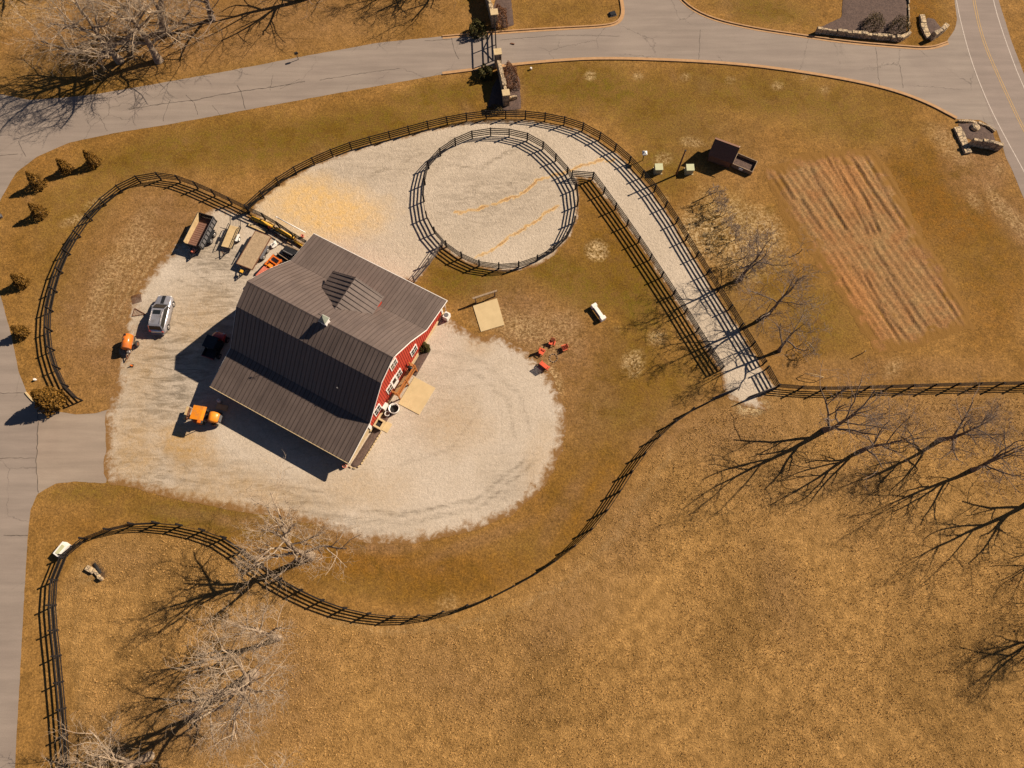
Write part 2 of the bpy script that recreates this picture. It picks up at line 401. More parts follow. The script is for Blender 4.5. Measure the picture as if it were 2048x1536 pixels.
def colattr(me, name, a, b, c):
    at_ = me.color_attributes.new(name, 'FLOAT_COLOR', 'POINT')
    arr = np.stack([a, b, c, np.ones_like(a)], 1).astype(np.float32).ravel(); at_.data.foreach_set('color', arr)
def sheet(name, poly, z, mat, res=.3, wob=0, wscale=.8, paint=None, hfun=None, kind='structure', edgew=1.2):
    P = np.array(poly); x0, y0 = P.min(0) - 1; x1, y1 = P.max(0) + 1
    xs = np.arange(x0, x1 + res, res); ys = np.arange(y0, y1 + res, res)
    X, Y = np.meshgrid(xs, ys, indexing='ij'); D = sdf(poly, X, Y)
    if wob: D = D + (fbm(X * wscale, Y * wscale) - .5) * 2 * wob
    D = np.where(np.abs(D) < 1e-4, 1e-4, D)
    ny = len(ys); idx = -np.ones(X.size, int); V = []; 
    inside = (D > 0).ravel(); ids = np.nonzero(inside)[0]; idx[ids] = np.arange(len(ids))
    vx = list(X.ravel()[ids]); vy = list(Y.ravel()[ids]); ve = list(D.ravel()[ids]); faces = []
    In = D > 0; full = In[:-1, :-1] & In[1:, :-1] & In[1:, 1:] & In[:-1, 1:]; anyi = In[:-1, :-1] | In[1:, :-1] | In[1:, 1:] | In[:-1, 1:]
    I, J = np.nonzero(full); a = I * ny + J
    faces = [tuple(q) for q in np.stack([idx[a], idx[a + ny], idx[a + ny + 1], idx[a + 1]], 1).tolist()]
    cache = {}
    def cut(p, q):
        k = (min(p, q), max(p, q))
        if k not in cache:
            d0, d1 = D.flat[p], D.flat[q]; t = d0 / (d0 - d1)
            vx.append(X.flat[p] * (1 - t) + X.flat[q] * t); vy.append(Y.flat[p] * (1 - t) + Y.flat[q] * t); ve.append(0.); cache[k] = len(vx) - 1
        return cache[k]
    for i, j in zip(*np.nonzero(anyi & ~full)):
        c = [i * ny + j, (i + 1) * ny + j, (i + 1) * ny + j + 1, i * ny + j + 1]; out = []
        for k in range(4):
            p, q = c[k], c[(k + 1) % 4]
            if inside[p]: out.append(int(idx[p]))
            if inside[p] != inside[q]: out.append(cut(p, q))
        if len(out) > 2: faces.append(tuple(out))
    vx, vy, ve = np.array(vx), np.array(vy), np.array(ve); PX, PY = topx(vx, vy)
    zz = np.full(vx.shape, z)
    if hfun is not None: zz = zz + hfun(vx, vy, PX, PY, ve)
    me = bpy.data.meshes.new(name); me.from_pydata(np.stack([vx, vy, zz], 1).tolist(), [], faces)
    me.polygons.foreach_set('use_smooth', [True] * len(faces))
    if paint is not None:
        y, dk = paint(PX, PY, vx, vy); colattr(me, 'mask', y, dk, np.clip(1 - ve / edgew, 0, 1))
    me.update(); return link(name, me, mat, kind=kind)

# the ground itself: one sheet, fine in the middle, carried on to the horizon
gx0, gx1, gy0, gy1, gr = -75., 78., -30., 88., .32
xs = np.arange(gx0, gx1, gr); ys = np.arange(gy0, gy1, gr); gx1, gy1 = xs[-1], ys[-1]
X, Y = np.meshgrid(xs, ys, indexing='ij'); nx, ny = X.shape; X = X.ravel(); Y = Y.ravel(); PX, PY = topx(X, Y)
I, J = np.meshgrid(np.arange(nx - 1), np.arange(ny - 1), indexing='ij'); a = (I * ny + J).ravel()
faces = np.stack([a, a + ny, a + ny + 1, a + 1], 1).tolist()
def reg(pts, soft=1.5, wob=1.):
    D = sdf(pxpoly(pts), X, Y) + (fbm(X * .35, Y * .35) - .5) * 2 * wob
    return np.clip(.5 + D / soft, 0, 1)
meadow = reg([(2300, 790), (1560, 795), (1470, 800), (1370, 850), (1310, 910), (1240, 1010), (1150, 1115), (1050, 1180), (920, 1235), (760, 1255), (640, 1220), (540, 1170),
              (440, 1085), (330, 1062), (230, 1068), (150, 1110), (125, 1170), (125, 1290), (145, 1450), (160, 1700), (2300, 1700)], 1.6, .8)
green = np.zeros_like(X); bare = np.zeros_like(X); straw = np.zeros_like(X); orange = np.zeros_like(X); dark = np.zeros_like(X)
def add(A, m, s=1.): np.maximum(A, m * s, out=A)
E_ = lambda *a, **k: ell(PX, PY, *a, **k)
for q, s in (((640, 270, 300, 42, -10), .8), ((360, 300, 220, 40, -14), .75), ((890, 190, 110, 26, -8), .8), ((160, 400, 110, 60, -40), .5), ((1180, 175, 150, 45, 4), .9),
             ((1330, 230, 160, 70, 25), .7), ((1540, 190, 230, 45, 6), .7), ((1700, 250, 140, 35, 8), .55), ((930, 560, 110, 38, 10), .9), ((1140, 560, 110, 45, 30), .85),
             ((1250, 560, 60, 130, -32), .9), ((1310, 470, 30, 130, -32), .6), ((1900, 390, 110, 45, 38), .8), ((1970, 500, 70, 90, -10), .5), ((1330, 330, 60, 45, 30), .8),
             ((480, 1045, 240, 30, 8), .8), ((1290, 800, 130, 60, -30), .65), ((1200, 900, 60, 90, 30), .55), ((1080, 1090, 150, 40, -28), .4), ((780, 1170, 150, 30, 6), .4),
             ((170, 985, 90, 20, -4), .6), ((1500, 600, 90, 90, 40), .55), ((1640, 640, 60, 90, -35), .6), ((120, 560, 60, 100, 10), .3), ((1450, 440, 60, 60, 10), .4),
             ((1100, 20, 120, 25, 0), .3), ((1530, 20, 90, 26, 8), .8), ((1850, 40, 40, 60, 0), .3), ((560, 150, 240, 30, -8), .45), ((150, 150, 160, 50, 0), .3), ((1000, 600, 40, 30, 0), .3)):
    add(green, E_(*q, soft=.9), s)
for q, s in (((1900, 400, 130, 80, 40), .9), ((1990, 560, 60, 120, 0), .6), ((1840, 30, 30, 80, 5), .9), ((1180, 1000, 90, 130, 35), .6), ((700, 1120, 200, 40, 10), .7),
             ((1230, 470, 70, 90, -30), .5), ((1790, 560, 60, 120, -30), .3), ((60, 330, 90, 50, -30), .4), ((1210, 740, 130, 60, 20), .35), ((930, 1150, 160, 40, -8), .6), ((330, 1085, 220, 26, 8), .3)):
    add(orange, E_(*q, soft=.9), s)
for q, s in (((1100, 680, 120, 70, 20), .9), ((1170, 800, 70, 100, 10), .55), ((1030, 620, 90, 50, 10), .9), ((330, 480, 120, 110, -30), .85), ((230, 640, 120, 160, 0), .85),
             ((1480, 640, 70, 120, -30), .35), ((1960, 340, 70, 60, 40), .8), ((2030, 440, 30, 80, -35), .8), ((420, 60, 420, 70, -6), .6), ((1400, 860, 150, 60, -10), .55),
             ((1450, 300, 100, 60, 20), .4), ((1750, 740, 260, 26, 0), .5), ((600, 1060, 240, 14, 8), .8), ((960, 1080, 120, 12, -20), .6), ((760, 1095, 70, 14, 0), .9), ((1130, 1010, 20, 90, 32), .6),
             ((480, 1250, 160, 60, -20), .3), ((300, 1430, 180, 80, -20), .45), ((1620, 1000, 260, 80, 20), .3), ((1035, 190, 12, 40, 0), .6)):
    add(bare, E_(*q, soft=.9), s)
for q, s in (((1195, 500, 20, 18, 20), 1.9), ((1470, 470, 90, 62, 40), .75), ((1400, 470, 36, 50, -30), .9), ((1520, 470, 40, 60, -30), .7), ((1266, 728, 20, 26, 0), .7), ((1315, 676, 16, 14, 0), .7),
             ((1180, 152, 10, 9), .9), ((1275, 152, 10, 8), .7), ((1370, 155, 10, 8), .5), ((1460, 160, 10, 8), .5), ((1555, 172, 11, 8), .6), ((1650, 180, 11, 8), .5),
             ((1385, 285, 22, 9, 10), .6), ((1325, 318, 16, 14, 0), .5), ((1640, 440, 10, 70, -32), .6), ((240, 520, 26, 110, 32), .35), ((215, 560, 12, 90, 28), .4), ((150, 440, 30, 10, -20), .6), ((190, 405, 30, 8, -30), .4), ((192, 660, 18, 30, 0), .4),
             ((1900, 290, 50, 20, 40), .4), ((1500, 812, 34, 22, 10), 1.6), ((175, 1150, 30, 22, 30), .6), ((30, 30, 80, 26, -10), .3), ((1105, 760, 14, 40, -14), .7), ((990, 652, 50, 8, 10), .4), ((2010, 420, 14, 60, -40), .5)):
    add(straw, E_(*q, soft=.8), s)
add(green, E_(1240, 770, 70, 130, 20, soft=1.), .8); add(green, E_(1170, 950, 50, 100, 30, soft=1.), .5)
add(dark, E_(200, 1143, 20, 8, 48, soft=.3), 1.)  # shade of the culvert pit, painted as a dark patch on flat ground
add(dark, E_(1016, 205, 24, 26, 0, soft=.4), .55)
add(dark, E_(1770, 50, 1, 1, 0, soft=.3), .0)
rnd = np.random.default_rng(3)
for _ in range(260):                       # small worn spots and rank tufts
    x, y = rnd.uniform(0, 2048), rnd.uniform(0, 1300); r_ = rnd.uniform(5, 22)
    add(straw if rnd.random() < .12 else (green if rnd.random() < .55 else bare), ell(PX, PY, x, y, r_, r_ * rnd.uniform(.4, 1), rnd.uniform(0, 180), soft=1.2), rnd.uniform(.15, .5))
for q, s_ in (((1130, 1230, 120, 60, -40), .7), ((900, 1350, 150, 70, 20), .6), ((1250, 1060, 60, 110, 25), .7), ((1560, 1180, 40, 120, -20), .6), ((1450, 860, 160, 60, -5), .9), ((1900, 830, 160, 40, 0), .8), ((560, 1330, 90, 120, -20), .9), ((450, 1450, 160, 70, -10), 1.), ((250, 1120, 60, 40, 0), .5), ((1650, 960, 120, 40, 10), .6)):
    add(bare, E_(*q, soft=1.3), s_)
add(green, E_(1700, 820, 300, 22, 0, soft=1.2), .5)
add(straw, E_(1045, 655, 55, 26, 20, soft=1.), .55); add(straw, E_(1105, 665, 60, 40, 10, soft=1.), .35)
for pts, w_, s_ in (([(1345, 905), (1290, 985), (1230, 1075), (1140, 1160), (1040, 1218), (900, 1256), (760, 1266), (650, 1240)], 9, .55), ([(160, 1150), (150, 1290), (165, 1420), (172, 1536)], 7, .4), ([(600, 1180), (560, 1165)], 6, .4)):
    add(straw, stroke(PX, PY, pts, w_, 1.2, .3), s_)
add(green, stroke(PX, PY, [(1310, 985), (1245, 1085), (1150, 1172), (1045, 1230), (900, 1268)], 5, 1.3, .3), .9)
# mower / wheel tracks in the paddock
for o_ in range(-3, 4):
    add(straw, stroke(PX, PY, [(205 + o_ * 14, 640), (240 + o_ * 13, 560), (300 + o_ * 12, 480)], 3, 1.2, .25), .5)
V = np.stack([X, Y, np.zeros_like(X)], 1).tolist(); k = len(V); B_ = 900.
V += [(-B_, -B_, 0), (B_, -B_, 0), (B_, B_, 0), (-B_, B_, 0)]
c00, c10, c11, c01 = 0, (nx - 1) * ny, (nx - 1) * ny + ny - 1, ny - 1
bot = [i * ny for i in range(nx)]; rgt = [(nx - 1) * ny + j for j in range(ny)]; top = [i * ny + ny - 1 for i in range(nx)][::-1]; lft = [j for j in range(ny)][::-1]
faces += [tuple([k, k + 1] + bot[::-1]), tuple([k + 1, k + 2] + rgt[::-1]), tuple([k + 2, k + 3] + top[::-1]), tuple([k + 3, k] + lft[::-1])]
me = bpy.data.meshes.new('ground'); me.from_pydata(V, [], faces)
pad = lambda A, v=0.: np.concatenate([A, np.full(4, v)])
colattr(me, 'mask', pad(green * (1 - meadow * .7), .3), pad(bare), pad(straw)); colattr(me, 'mask2', pad(meadow, .3), pad(orange * (1 - meadow)), pad(dark))
me.update(); link('ground', me, 'grass', kind='structure')

# tall dry grass standing in the meadow: leaning blades too many to count
def meadow_grass():
    r = np.random.default_rng(12); n = 420000
    x = r.uniform(-52, 62, n); y = r.uniform(-22, 26, n); ix = np.clip(((x - gx0) / gr).astype(int), 0, nx - 1); iy = np.clip(((y - gy0) / gr).astype(int), 0, ny - 1)
    keep = (meadow[ix * ny + iy] > r.uniform(.5, 1, n)) & (straw[ix * ny + iy] < .2) & (fbm(x * .16, y * .16) + r.uniform(-.12, .12, n) > .40) & (fbm(x * 2.2, y * 2.2) * .5 + .5 * r.random(n) > .5); x, y = x[keep], y[keep]; n = len(x)
    a = r.uniform(0, 6.283, n); h = r.uniform(.05, .15, n); wd = r.uniform(.015, .035, n); ln = r.uniform(.03, .13, n); ca, sa = np.cos(a), np.sin(a); b = a + r.uniform(-1, 1, n)
    P0 = np.stack([x - sa * wd, y + ca * wd, np.zeros(n)], 1); P1 = np.stack([x + sa * wd, y - ca * wd, np.zeros(n)], 1)
    P2 = np.stack([x + sa * wd * .4 + np.cos(b) * ln, y - ca * wd * .4 + np.sin(b) * ln, h], 1); P3 = np.stack([x - sa * wd * .4 + np.cos(b) * ln, y + ca * wd * .4 + np.sin(b) * ln, h * .96], 1)
    V = np.stack([P0, P1, P2, P3], 1).reshape(-1, 3); me = bpy.data.meshes.new('meadow_grass'); me.vertices.add(4 * n); me.vertices.foreach_set('co', V.ravel())
    me.loops.add(4 * n); me.loops.foreach_set('vertex_index', np.arange(4 * n)); me.polygons.add(n); me.polygons.foreach_set('loop_start', np.arange(n) * 4); me.polygons.foreach_set('loop_total', np.full(n, 4)); me.update(calc_edges=True)
    o = link('meadow_grass', me, mat_leaf('dry meadow grass', (.33, .182, .058), (.43, .250, .090))); print('tufts', n)
    tag(o, 'tall dry golden grass covering the lower meadow', 'grass', kind='stuff')
meadow_grass()

# roads
south = [(1912, 238), (1850, 205), (1780, 180), (1700, 162), (1600, 145), (1480, 130), (1350, 122), (1200, 118), (1100, 124), (1020, 132), (980, 138), (900, 146), (760, 171), (600, 200), (450, 228), (330, 250),
         (230, 266), (140, 285), (75, 313), (32, 345), (5, 392), (-22, 450), (-25, 520), (0, 588), (22, 668), (38, 745), (55, 790), (75, 806)]
rpoly = [(2300, 860), (2150, 600), (2052, 400), (2010, 310), (1996, 262), (1960, 240)] + south + \
        [(110, 822), (150, 829), (190, 827), (218, 818), (216, 890), (212, 966), (150, 962), (110, 966), (76, 985), (61, 1020), (55, 1080), (48, 1200), (40, 1350), (30, 1536), (20, 1720), (-260, 1720), (-260, 700), (-200, 400), (-300, 250),
         (-300, 160), (0, 188), (60, 200), (130, 195), (200, 187), (300, 170), (450, 143), (620, 110), (760, 85), (900, 71), (1000, 62), (1130, 54), (1215, 50), (1241, 40), (1247, 20), (1235, -30), (1190, -160),
         (1310, -160), (1345, -30), (1370, 8), (1420, 36), (1500, 55), (1600, 70), (1700, 84), (1800, 92), (1860, 95), (1893, 84), (1909, 60), (1914, 40), (1909, 0), (1895, -120), (1990, -120), (1997, 0), (2022, 80), (2060, 180), (2140, 330), (2260, 520), (2400, 760)]
sheet('road', pxpoly(rpoly), .004, 'asphalt', .3, .05, 1.5)
sheet('driveway_apron', pxpoly([(76, 808), (110, 823), (150, 830), (190, 828), (219, 819), (217, 890), (213, 967), (150, 963), (110, 967), (76, 987), (72, 930), (75, 860)]), .008, 'asphalt2', .3, .06, 2)
sheet('highway', pxpoly([(2300, 870), (2150, 610), (2052, 408), (2008, 300), (1975, 212), (1944, 130), (1924, 60), (1911, 0), (1897, -120), (1992, -120), (1997, 0), (2022, 80), (2060, 180), (2140, 330), (2260, 520), (2400, 760)]), .008, 'highway', .3, .02)
def crack_lines():
    m = MB(); r = random.Random(4)
    for pts, w_ in (([(258, 218), (345, 205), (392, 200), (435, 190), (482, 183), (545, 174), (610, 163)], .07), ([(326, 242), (332, 222), (341, 200)], .04), ([(396, 229), (388, 205), (372, 190)], .04), ([(491, 219), (482, 183), (474, 170)], .05), ([(36, 282), (52, 313)], .05), ([(-10, 313), (36, 308)], .05),
                    ([(76, 808), (76, 860), (72, 930), (77, 985)], .06), ([(-20, 787), (52, 786)], .04), ([(-20, 917), (70, 916)], .04), ([(8, 1071), (56, 1071)], .05), ([(268, 250), (272, 190)], .03), ([(902, 74), (908, 100), (918, 118)], .04), ([(850, 82), (905, 78)], .05), ([(540, 180), (546, 150)], .04), ([(560, 178), (600, 158)], .03),
                    ([(640, 160), (720, 147), (800, 137)], .05), ([(1000, 80), (1120, 70), (1240, 72)], .03), ([(1752, 95), (1756, 150), (1760, 172)], .03), ([(1800, 130), (1806, 176)], .03), ([(1400, 60), (1398, 122)], .03), ([(425, 210), (440, 230)], .03), ([(200, 235), (215, 262)], .03)):
        p = [at(*q) for q in pts]; q = []
        for a, b in zip(p[:-1], p[1:]):
            n = max(2, int((b - a).length / .35))
            for i in range(n): q.append(a.lerp(b, i / n) + Vector((r.uniform(-.06, .06), r.uniform(-.06, .06), 0)))
        q.append(p[-1]); secs = []
        for i, c in enumerate(q):
            d = (q[min(i + 1, len(q) - 1)] - q[max(i - 1, 0)]).normalized(); n_ = Vector((-d.y, d.x, 0)); h = w_ * r.uniform(.3, .9); a, b = c - n_ * h, c + n_ * h
            secs.append([(a.x, a.y, .009), (b.x, b.y, .009), (b.x, b.y, .0125), (a.x, a.y, .0125)])
        m.loft(secs, False)
    m.obj('road_cracks', 'tar', kind='structure')
def strip(name, pts, z0, z1, wd, mat, off=0, kind='structure', cat=None):
    p = [Vector((*at(x, y).xy, 0)) for x, y in pts]; p = [Vector((*q, 0)) for q in smooth_open([v.xy[:] for v in p], 2)]
    nrm = []
    for i in range(len(p)):
        d = (p[min(i + 1, len(p) - 1)] - p[max(i - 1, 0)]).normalized(); nrm.append(Vector((-d.y, d.x, 0)))
    secs = []
    for q, n_ in zip(p, nrm):
        a, b = q + n_ * (off - wd / 2), q + n_ * (off + wd / 2)
        secs.append([(a.x, a.y, z0), (b.x, b.y, z0), (b.x, b.y, z1), (a.x, a.y, z1)])
    return MB().loft(secs, False).obj(name, mat, kind=kind)
crack_lines()
strip('road_marking', [(1897, -100), (1912, 0), (1925, 60), (1945, 130), (1975, 205), (2005, 265), (2052, 350), (2150, 540), (2300, 800)], .0, .013, .11, 'line', .0)
strip('road_marking', [(1970, -100), (1985, 0), (2010, 80), (2048, 180), (2130, 335), (2260, 545)], .0, .013, .11, 'line')
for o_ in (-.13, .13): strip('road_marking', [(1930, -100), (1947, 0), (1965, 80), (2000, 160), (2048, 262), (2140, 430), (2280, 680)], .0, .013, .09, 'yline', o_)
kerbs = [south[:10] + [(885, 149)], [(885, 73), (1000, 63), (1130, 55), (1215, 51), (1239, 42), (1245, 20), (1233, -30), (1190, -150)], [(1345, -30), (1370, 8), (1420, 36), (1500, 55), (1600, 70), (1700, 84), (1800, 92), (1860, 96), (1895, 84)]]
for kx in kerbs:
    sgn = -1 if kx is not kerbs[0] else 1
    strip('kerb', kx, 0, .13, .17, 'kerb', 0)
    strip('gutter', kx, 0, .018, .30, 'kerb', (.245 if kx is kerbs[0] else .245) * (-1 if kx is kerbs[0] else -1))
strip('kerb', [(52, 785), (62, 797), (72, 806)], 0, .13, .16, 'conc')

# gravel lot, arena and lane, garden, mulch and one sheet of painted shade
lot = [(210, 830), (226, 790), (234, 745), (238, 705), (248, 680), (252, 640), (260, 605), (280, 570), (310, 530), (345, 495), (368, 465), (392, 436), (430, 408), (470, 415), (520, 440), (600, 490), (700, 520), (800, 560), (885, 620), (920, 652),
       (960, 673), (1000, 669), (1040, 692), (1068, 712), (1102, 742), (1118, 785), (1134, 830), (1130, 882), (1110, 936), (1078, 986), (1028, 1028), (966, 1056), (882, 1079), (792, 1091), (700, 1082), (640, 1052), (560, 1032), (470, 1022), (400, 1010), (330, 994), (262, 974), (208, 964), (210, 900)]
def p_lot(PX, PY, X, Y):
    dk = np.zeros_like(X); yl = np.zeros_like(X)
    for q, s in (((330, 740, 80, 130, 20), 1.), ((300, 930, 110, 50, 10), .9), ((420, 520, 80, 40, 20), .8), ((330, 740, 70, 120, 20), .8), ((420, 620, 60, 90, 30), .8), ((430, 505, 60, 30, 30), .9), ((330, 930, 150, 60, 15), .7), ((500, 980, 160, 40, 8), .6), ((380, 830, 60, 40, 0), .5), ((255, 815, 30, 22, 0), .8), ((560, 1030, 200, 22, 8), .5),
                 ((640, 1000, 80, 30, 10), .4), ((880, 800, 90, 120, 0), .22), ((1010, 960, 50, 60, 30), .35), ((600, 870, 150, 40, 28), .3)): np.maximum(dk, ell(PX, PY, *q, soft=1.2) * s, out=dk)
    for q, s in (((370, 890, 60, 34, 20), .95), ((270, 900, 60, 70, 0), .6), ((420, 1000, 160, 22, 8), .55), ((280, 740, 40, 80, 10), .4), ((500, 980, 120, 30, 10), .5), ((380, 890, 40, 26, 20), .7), ((360, 925, 30, 30, 0), .5), ((300, 880, 60, 60, 0), .35), ((960, 690, 26, 18, 0), .3), ((910, 850, 60, 50, 20), .35), ((450, 960, 90, 30, 8), .4), ((700, 980, 100, 40, 0), .3), ((400, 640, 60, 60, 0), .35), ((1080, 920, 30, 60, 20), .3)):
        np.maximum(yl, ell(PX, PY, *q, soft=1.3) * s, out=yl)
    for pts in ([(400, 470), (410, 500), (440, 515)], [(360, 560), (430, 590), (455, 640)], [(380, 540), (450, 585), (470, 620)], [(240, 930), (330, 965), (470, 985), (640, 1010)], [(250, 900), (350, 940), (500, 965), (660, 985)], [(1000, 940), (1020, 965), (1010, 1000)], [(225, 850), (330, 880), (480, 960), (640, 1010), (800, 1030), (950, 1000), (1050, 920)], [(225, 865), (330, 898), (480, 978), (640, 1030), (800, 1048), (960, 1016), (1068, 925)],
                [(860, 700), (960, 720), (1040, 790), (1060, 860)], [(870, 730), (950, 745), (1015, 800), (1030, 870)], [(800, 930), (900, 900), (960, 820)], [(300, 700), (350, 760), (380, 820)], [(430, 560), (400, 640), (350, 720)], [(280, 830), (330, 800), (370, 740)]):
        np.maximum(dk, stroke(PX, PY, pts, 4, 1.2, .35) * (.75 if pts[0][0] < 420 else .4), out=dk)
    return yl, dk
sheet('gravel_lot', smooth_closed(pxpoly(lot), 1), .012, 'gravel', .25, .26, .9, p_lot, edgew=1.6)
arena = [(498, 424), (512, 408), (532, 390), (570, 360), (622, 331), (700, 299), (763, 283), (847, 261), (923, 245), (998, 238), (1067, 240), (1134, 252), (1167, 263), (1196, 279), (1223, 299), (1249, 318), (1272, 345), (1299, 373), (1343, 436), (1382, 502), (1422, 568), (1465, 634), (1509, 705),
         (1550, 776), (1520, 800), (1535, 822), (1490, 812), (1462, 802), (1448, 780), (1440, 744), (1401, 684), (1362, 620), (1323, 560), (1284, 500), (1247, 446), (1207, 391), (1186, 362), (1157, 356), (1160, 395), (1157, 440), (1140, 478), (1112, 506), (1085, 528), (1050, 540), (1010, 544), (975, 540), (940, 530), (905, 512), (886, 496),
         (868, 519), (850, 545), (830, 566), (760, 560), (660, 510), (600, 490), (540, 455)]
def p_sand(PX, PY, X, Y):
    yl = ell(PX, PY, 640, 415, 115, 55, 10, .9, .25); dk = ell(PX, PY, 560, 480, 60, 20, 20, 1.) * .2
    dk = np.maximum(dk, .5 * ell(PX, PY, 980, 400, 130, 60, -10, 1.2)); dk = np.maximum(dk, ell(PX, PY, 760, 330, 200, 40, -8, 1.2) * .4)
    for pts, wd in (([(1225, 318), (1190, 325), (1130, 343), (1100, 352), (1075, 362), (1050, 385), (1010, 401), (960, 418), (910, 425)], 3.5), ([(1115, 410), (1085, 430), (1050, 455), (1010, 480), (985, 500), (955, 514)], 3.)):
        st_ = stroke(PX, PY, pts, wd * .5, 1.3, .5) * np.clip(fbm(PX / 16. + 2, PY / 16.) * 2.6 - .4, 0, 1); yl = np.maximum(yl, np.where(st_ > .1, 1.15 + .7 * st_, 0))
    for pts in ([(930, 395), (990, 380), (1060, 355)], [(900, 330), (960, 335), (1030, 300)], [(905, 275), (880, 310)], [(850, 300), (800, 330), (740, 350)]): dk = np.maximum(dk, stroke(PX, PY, pts, 3.5, 1.2, .6) * .8)
    return yl, dk
sheet('arena_sand', pxpoly(arena), .018, 'sand', .25, .18, 1.2, p_sand, edgew=.8,
      hfun=lambda X, Y, PX, PY, e: np.clip(e, 0, .5) * (.02 + .05 * (fbm(X * 2, Y * 2) - .4)))
gd = [(1530, 342), (1562, 322), (1640, 303), (1700, 297), (1745, 300), (1775, 340), (1802, 385), (1832, 440), (1862, 500), (1902, 560), (1935, 618), (1944, 655), (1900, 672), (1840, 690), (1790, 704), (1748, 700), (1700, 622), (1650, 552), (1600, 482), (1560, 420)]
ga, gb = at(1560, 420), at(1748, 700); gdir = math.atan2(gb.y - ga.y, gb.x - ga.x)
FUR = [[(1648, 312), (1672, 352), (1702, 402), (1738, 475)], [(1662, 315), (1712, 410), (1750, 470)], [(1676, 312), (1730, 400), (1762, 478)], [(1540, 350), (1568, 398)], [(1553, 345), (1584, 400)], [(1700, 312), (1742, 382), (1800, 468)], [(1722, 302), (1790, 420), (1815, 460)],
       [(1700, 530), (1745, 600), (1800, 690)], [(1725, 545), (1762, 620), (1815, 682)], [(1808, 480), (1880, 585), (1925, 655)], [(1828, 480), (1900, 590), (1936, 650)], [(1770, 560), (1830, 650), (1848, 672)], [(1610, 520), (1660, 595), (1700, 640)], [(1745, 500), (1800, 580), (1860, 665)], [(1600, 400), (1640, 460)], [(1620, 340), (1660, 410), (1690, 460)], [(1745, 310), (1800, 400)], [(1680, 560), (1740, 660), (1765, 695)], [(1850, 500), (1890, 560)]]
def rows(X, Y): return -(X - ga.x) * math.sin(gdir) + (Y - ga.y) * math.cos(gdir) + (fbm(X * .12, Y * .12) - .5) * .5
def pathm(PX, PY): return stroke(PX, PY, [(1590, 505), (1700, 485), (1870, 452)], 9, .8, .3)
def fur(PX, PY, w_):
    m = np.zeros_like(PX)
    for f in FUR: np.maximum(m, stroke(PX, PY, f, w_, 1.2, .12), out=m)
    return m
def h_gd(X, Y, PX, PY, e):
    a = np.sin(rows(X, Y) * 2 * math.pi / .8)
    return (.09 + .035 * a + .09 * (fbm(X * 1.6, Y * 1.6) - .5) - .10 * fur(PX, PY, 2.0) + .06 * fur(PX - 5, PY + 3, 2.2)) * np.clip(e / 2.2, 0, 1) * (1 - .7 * pathm(PX, PY)) + .004
def p_gd(PX, PY, X, Y):
    m = np.maximum(.8 * fur(PX, PY, 2.0) * np.clip(fbm(PX / 18., PY / 18.) * 2 - .3, 0, 1), .5 * np.clip(-np.sin(rows(X, Y) * 2 * math.pi / .8), 0, 1) * fbm(X * .5, Y * .5))
    yl = np.maximum(ell(PX, PY, 1700, 600, 40, 110, -34, 1.1), ell(PX, PY, 1690, 350, 36, 60, -30, 1.1) * .7) * (1 - pathm(PX, PY)); return yl, m * (1 - pathm(PX, PY))
sheet('garden_plot', pxpoly(gd), .006, 'soil', .17, .6, .8, p_gd, h_gd, edgew=2.6)
def mulch_shade_sheet(name, pts, z=.02, label=None): return sheet(name, pxpoly(pts), z, 'mulch', .2, .08, 2.5, None, lambda X, Y, PX, PY, e: np.clip(e, 0, .3) * (.15 + .25 * (fbm(X * 4, Y * 4) - .5)))
mulch_shade_sheet('mulch_or_shade_bed', [(1010, 128), (1026, 130), (1040, 160), (1042, 218), (1000, 222), (975, 215), (985, 175)])
mulch_shade_sheet('mulch_or_shade_bed', [(1000, -30), (1022, 0), (1028, 50), (1005, 58), (985, 20)])
mulch_shade_sheet('mulch_or_shade_bed', [(1853, 35), (1868, 38), (1882, 56), (1872, 66), (1860, 74), (1850, 55)])  # not mulch: dark sheet standing for the shade between the sign base arms
mulch_shade_sheet('mulch_or_shade_bed', [(1916, 248), (1950, 246), (1985, 258), (1990, 285), (1950, 282), (1930, 275)])

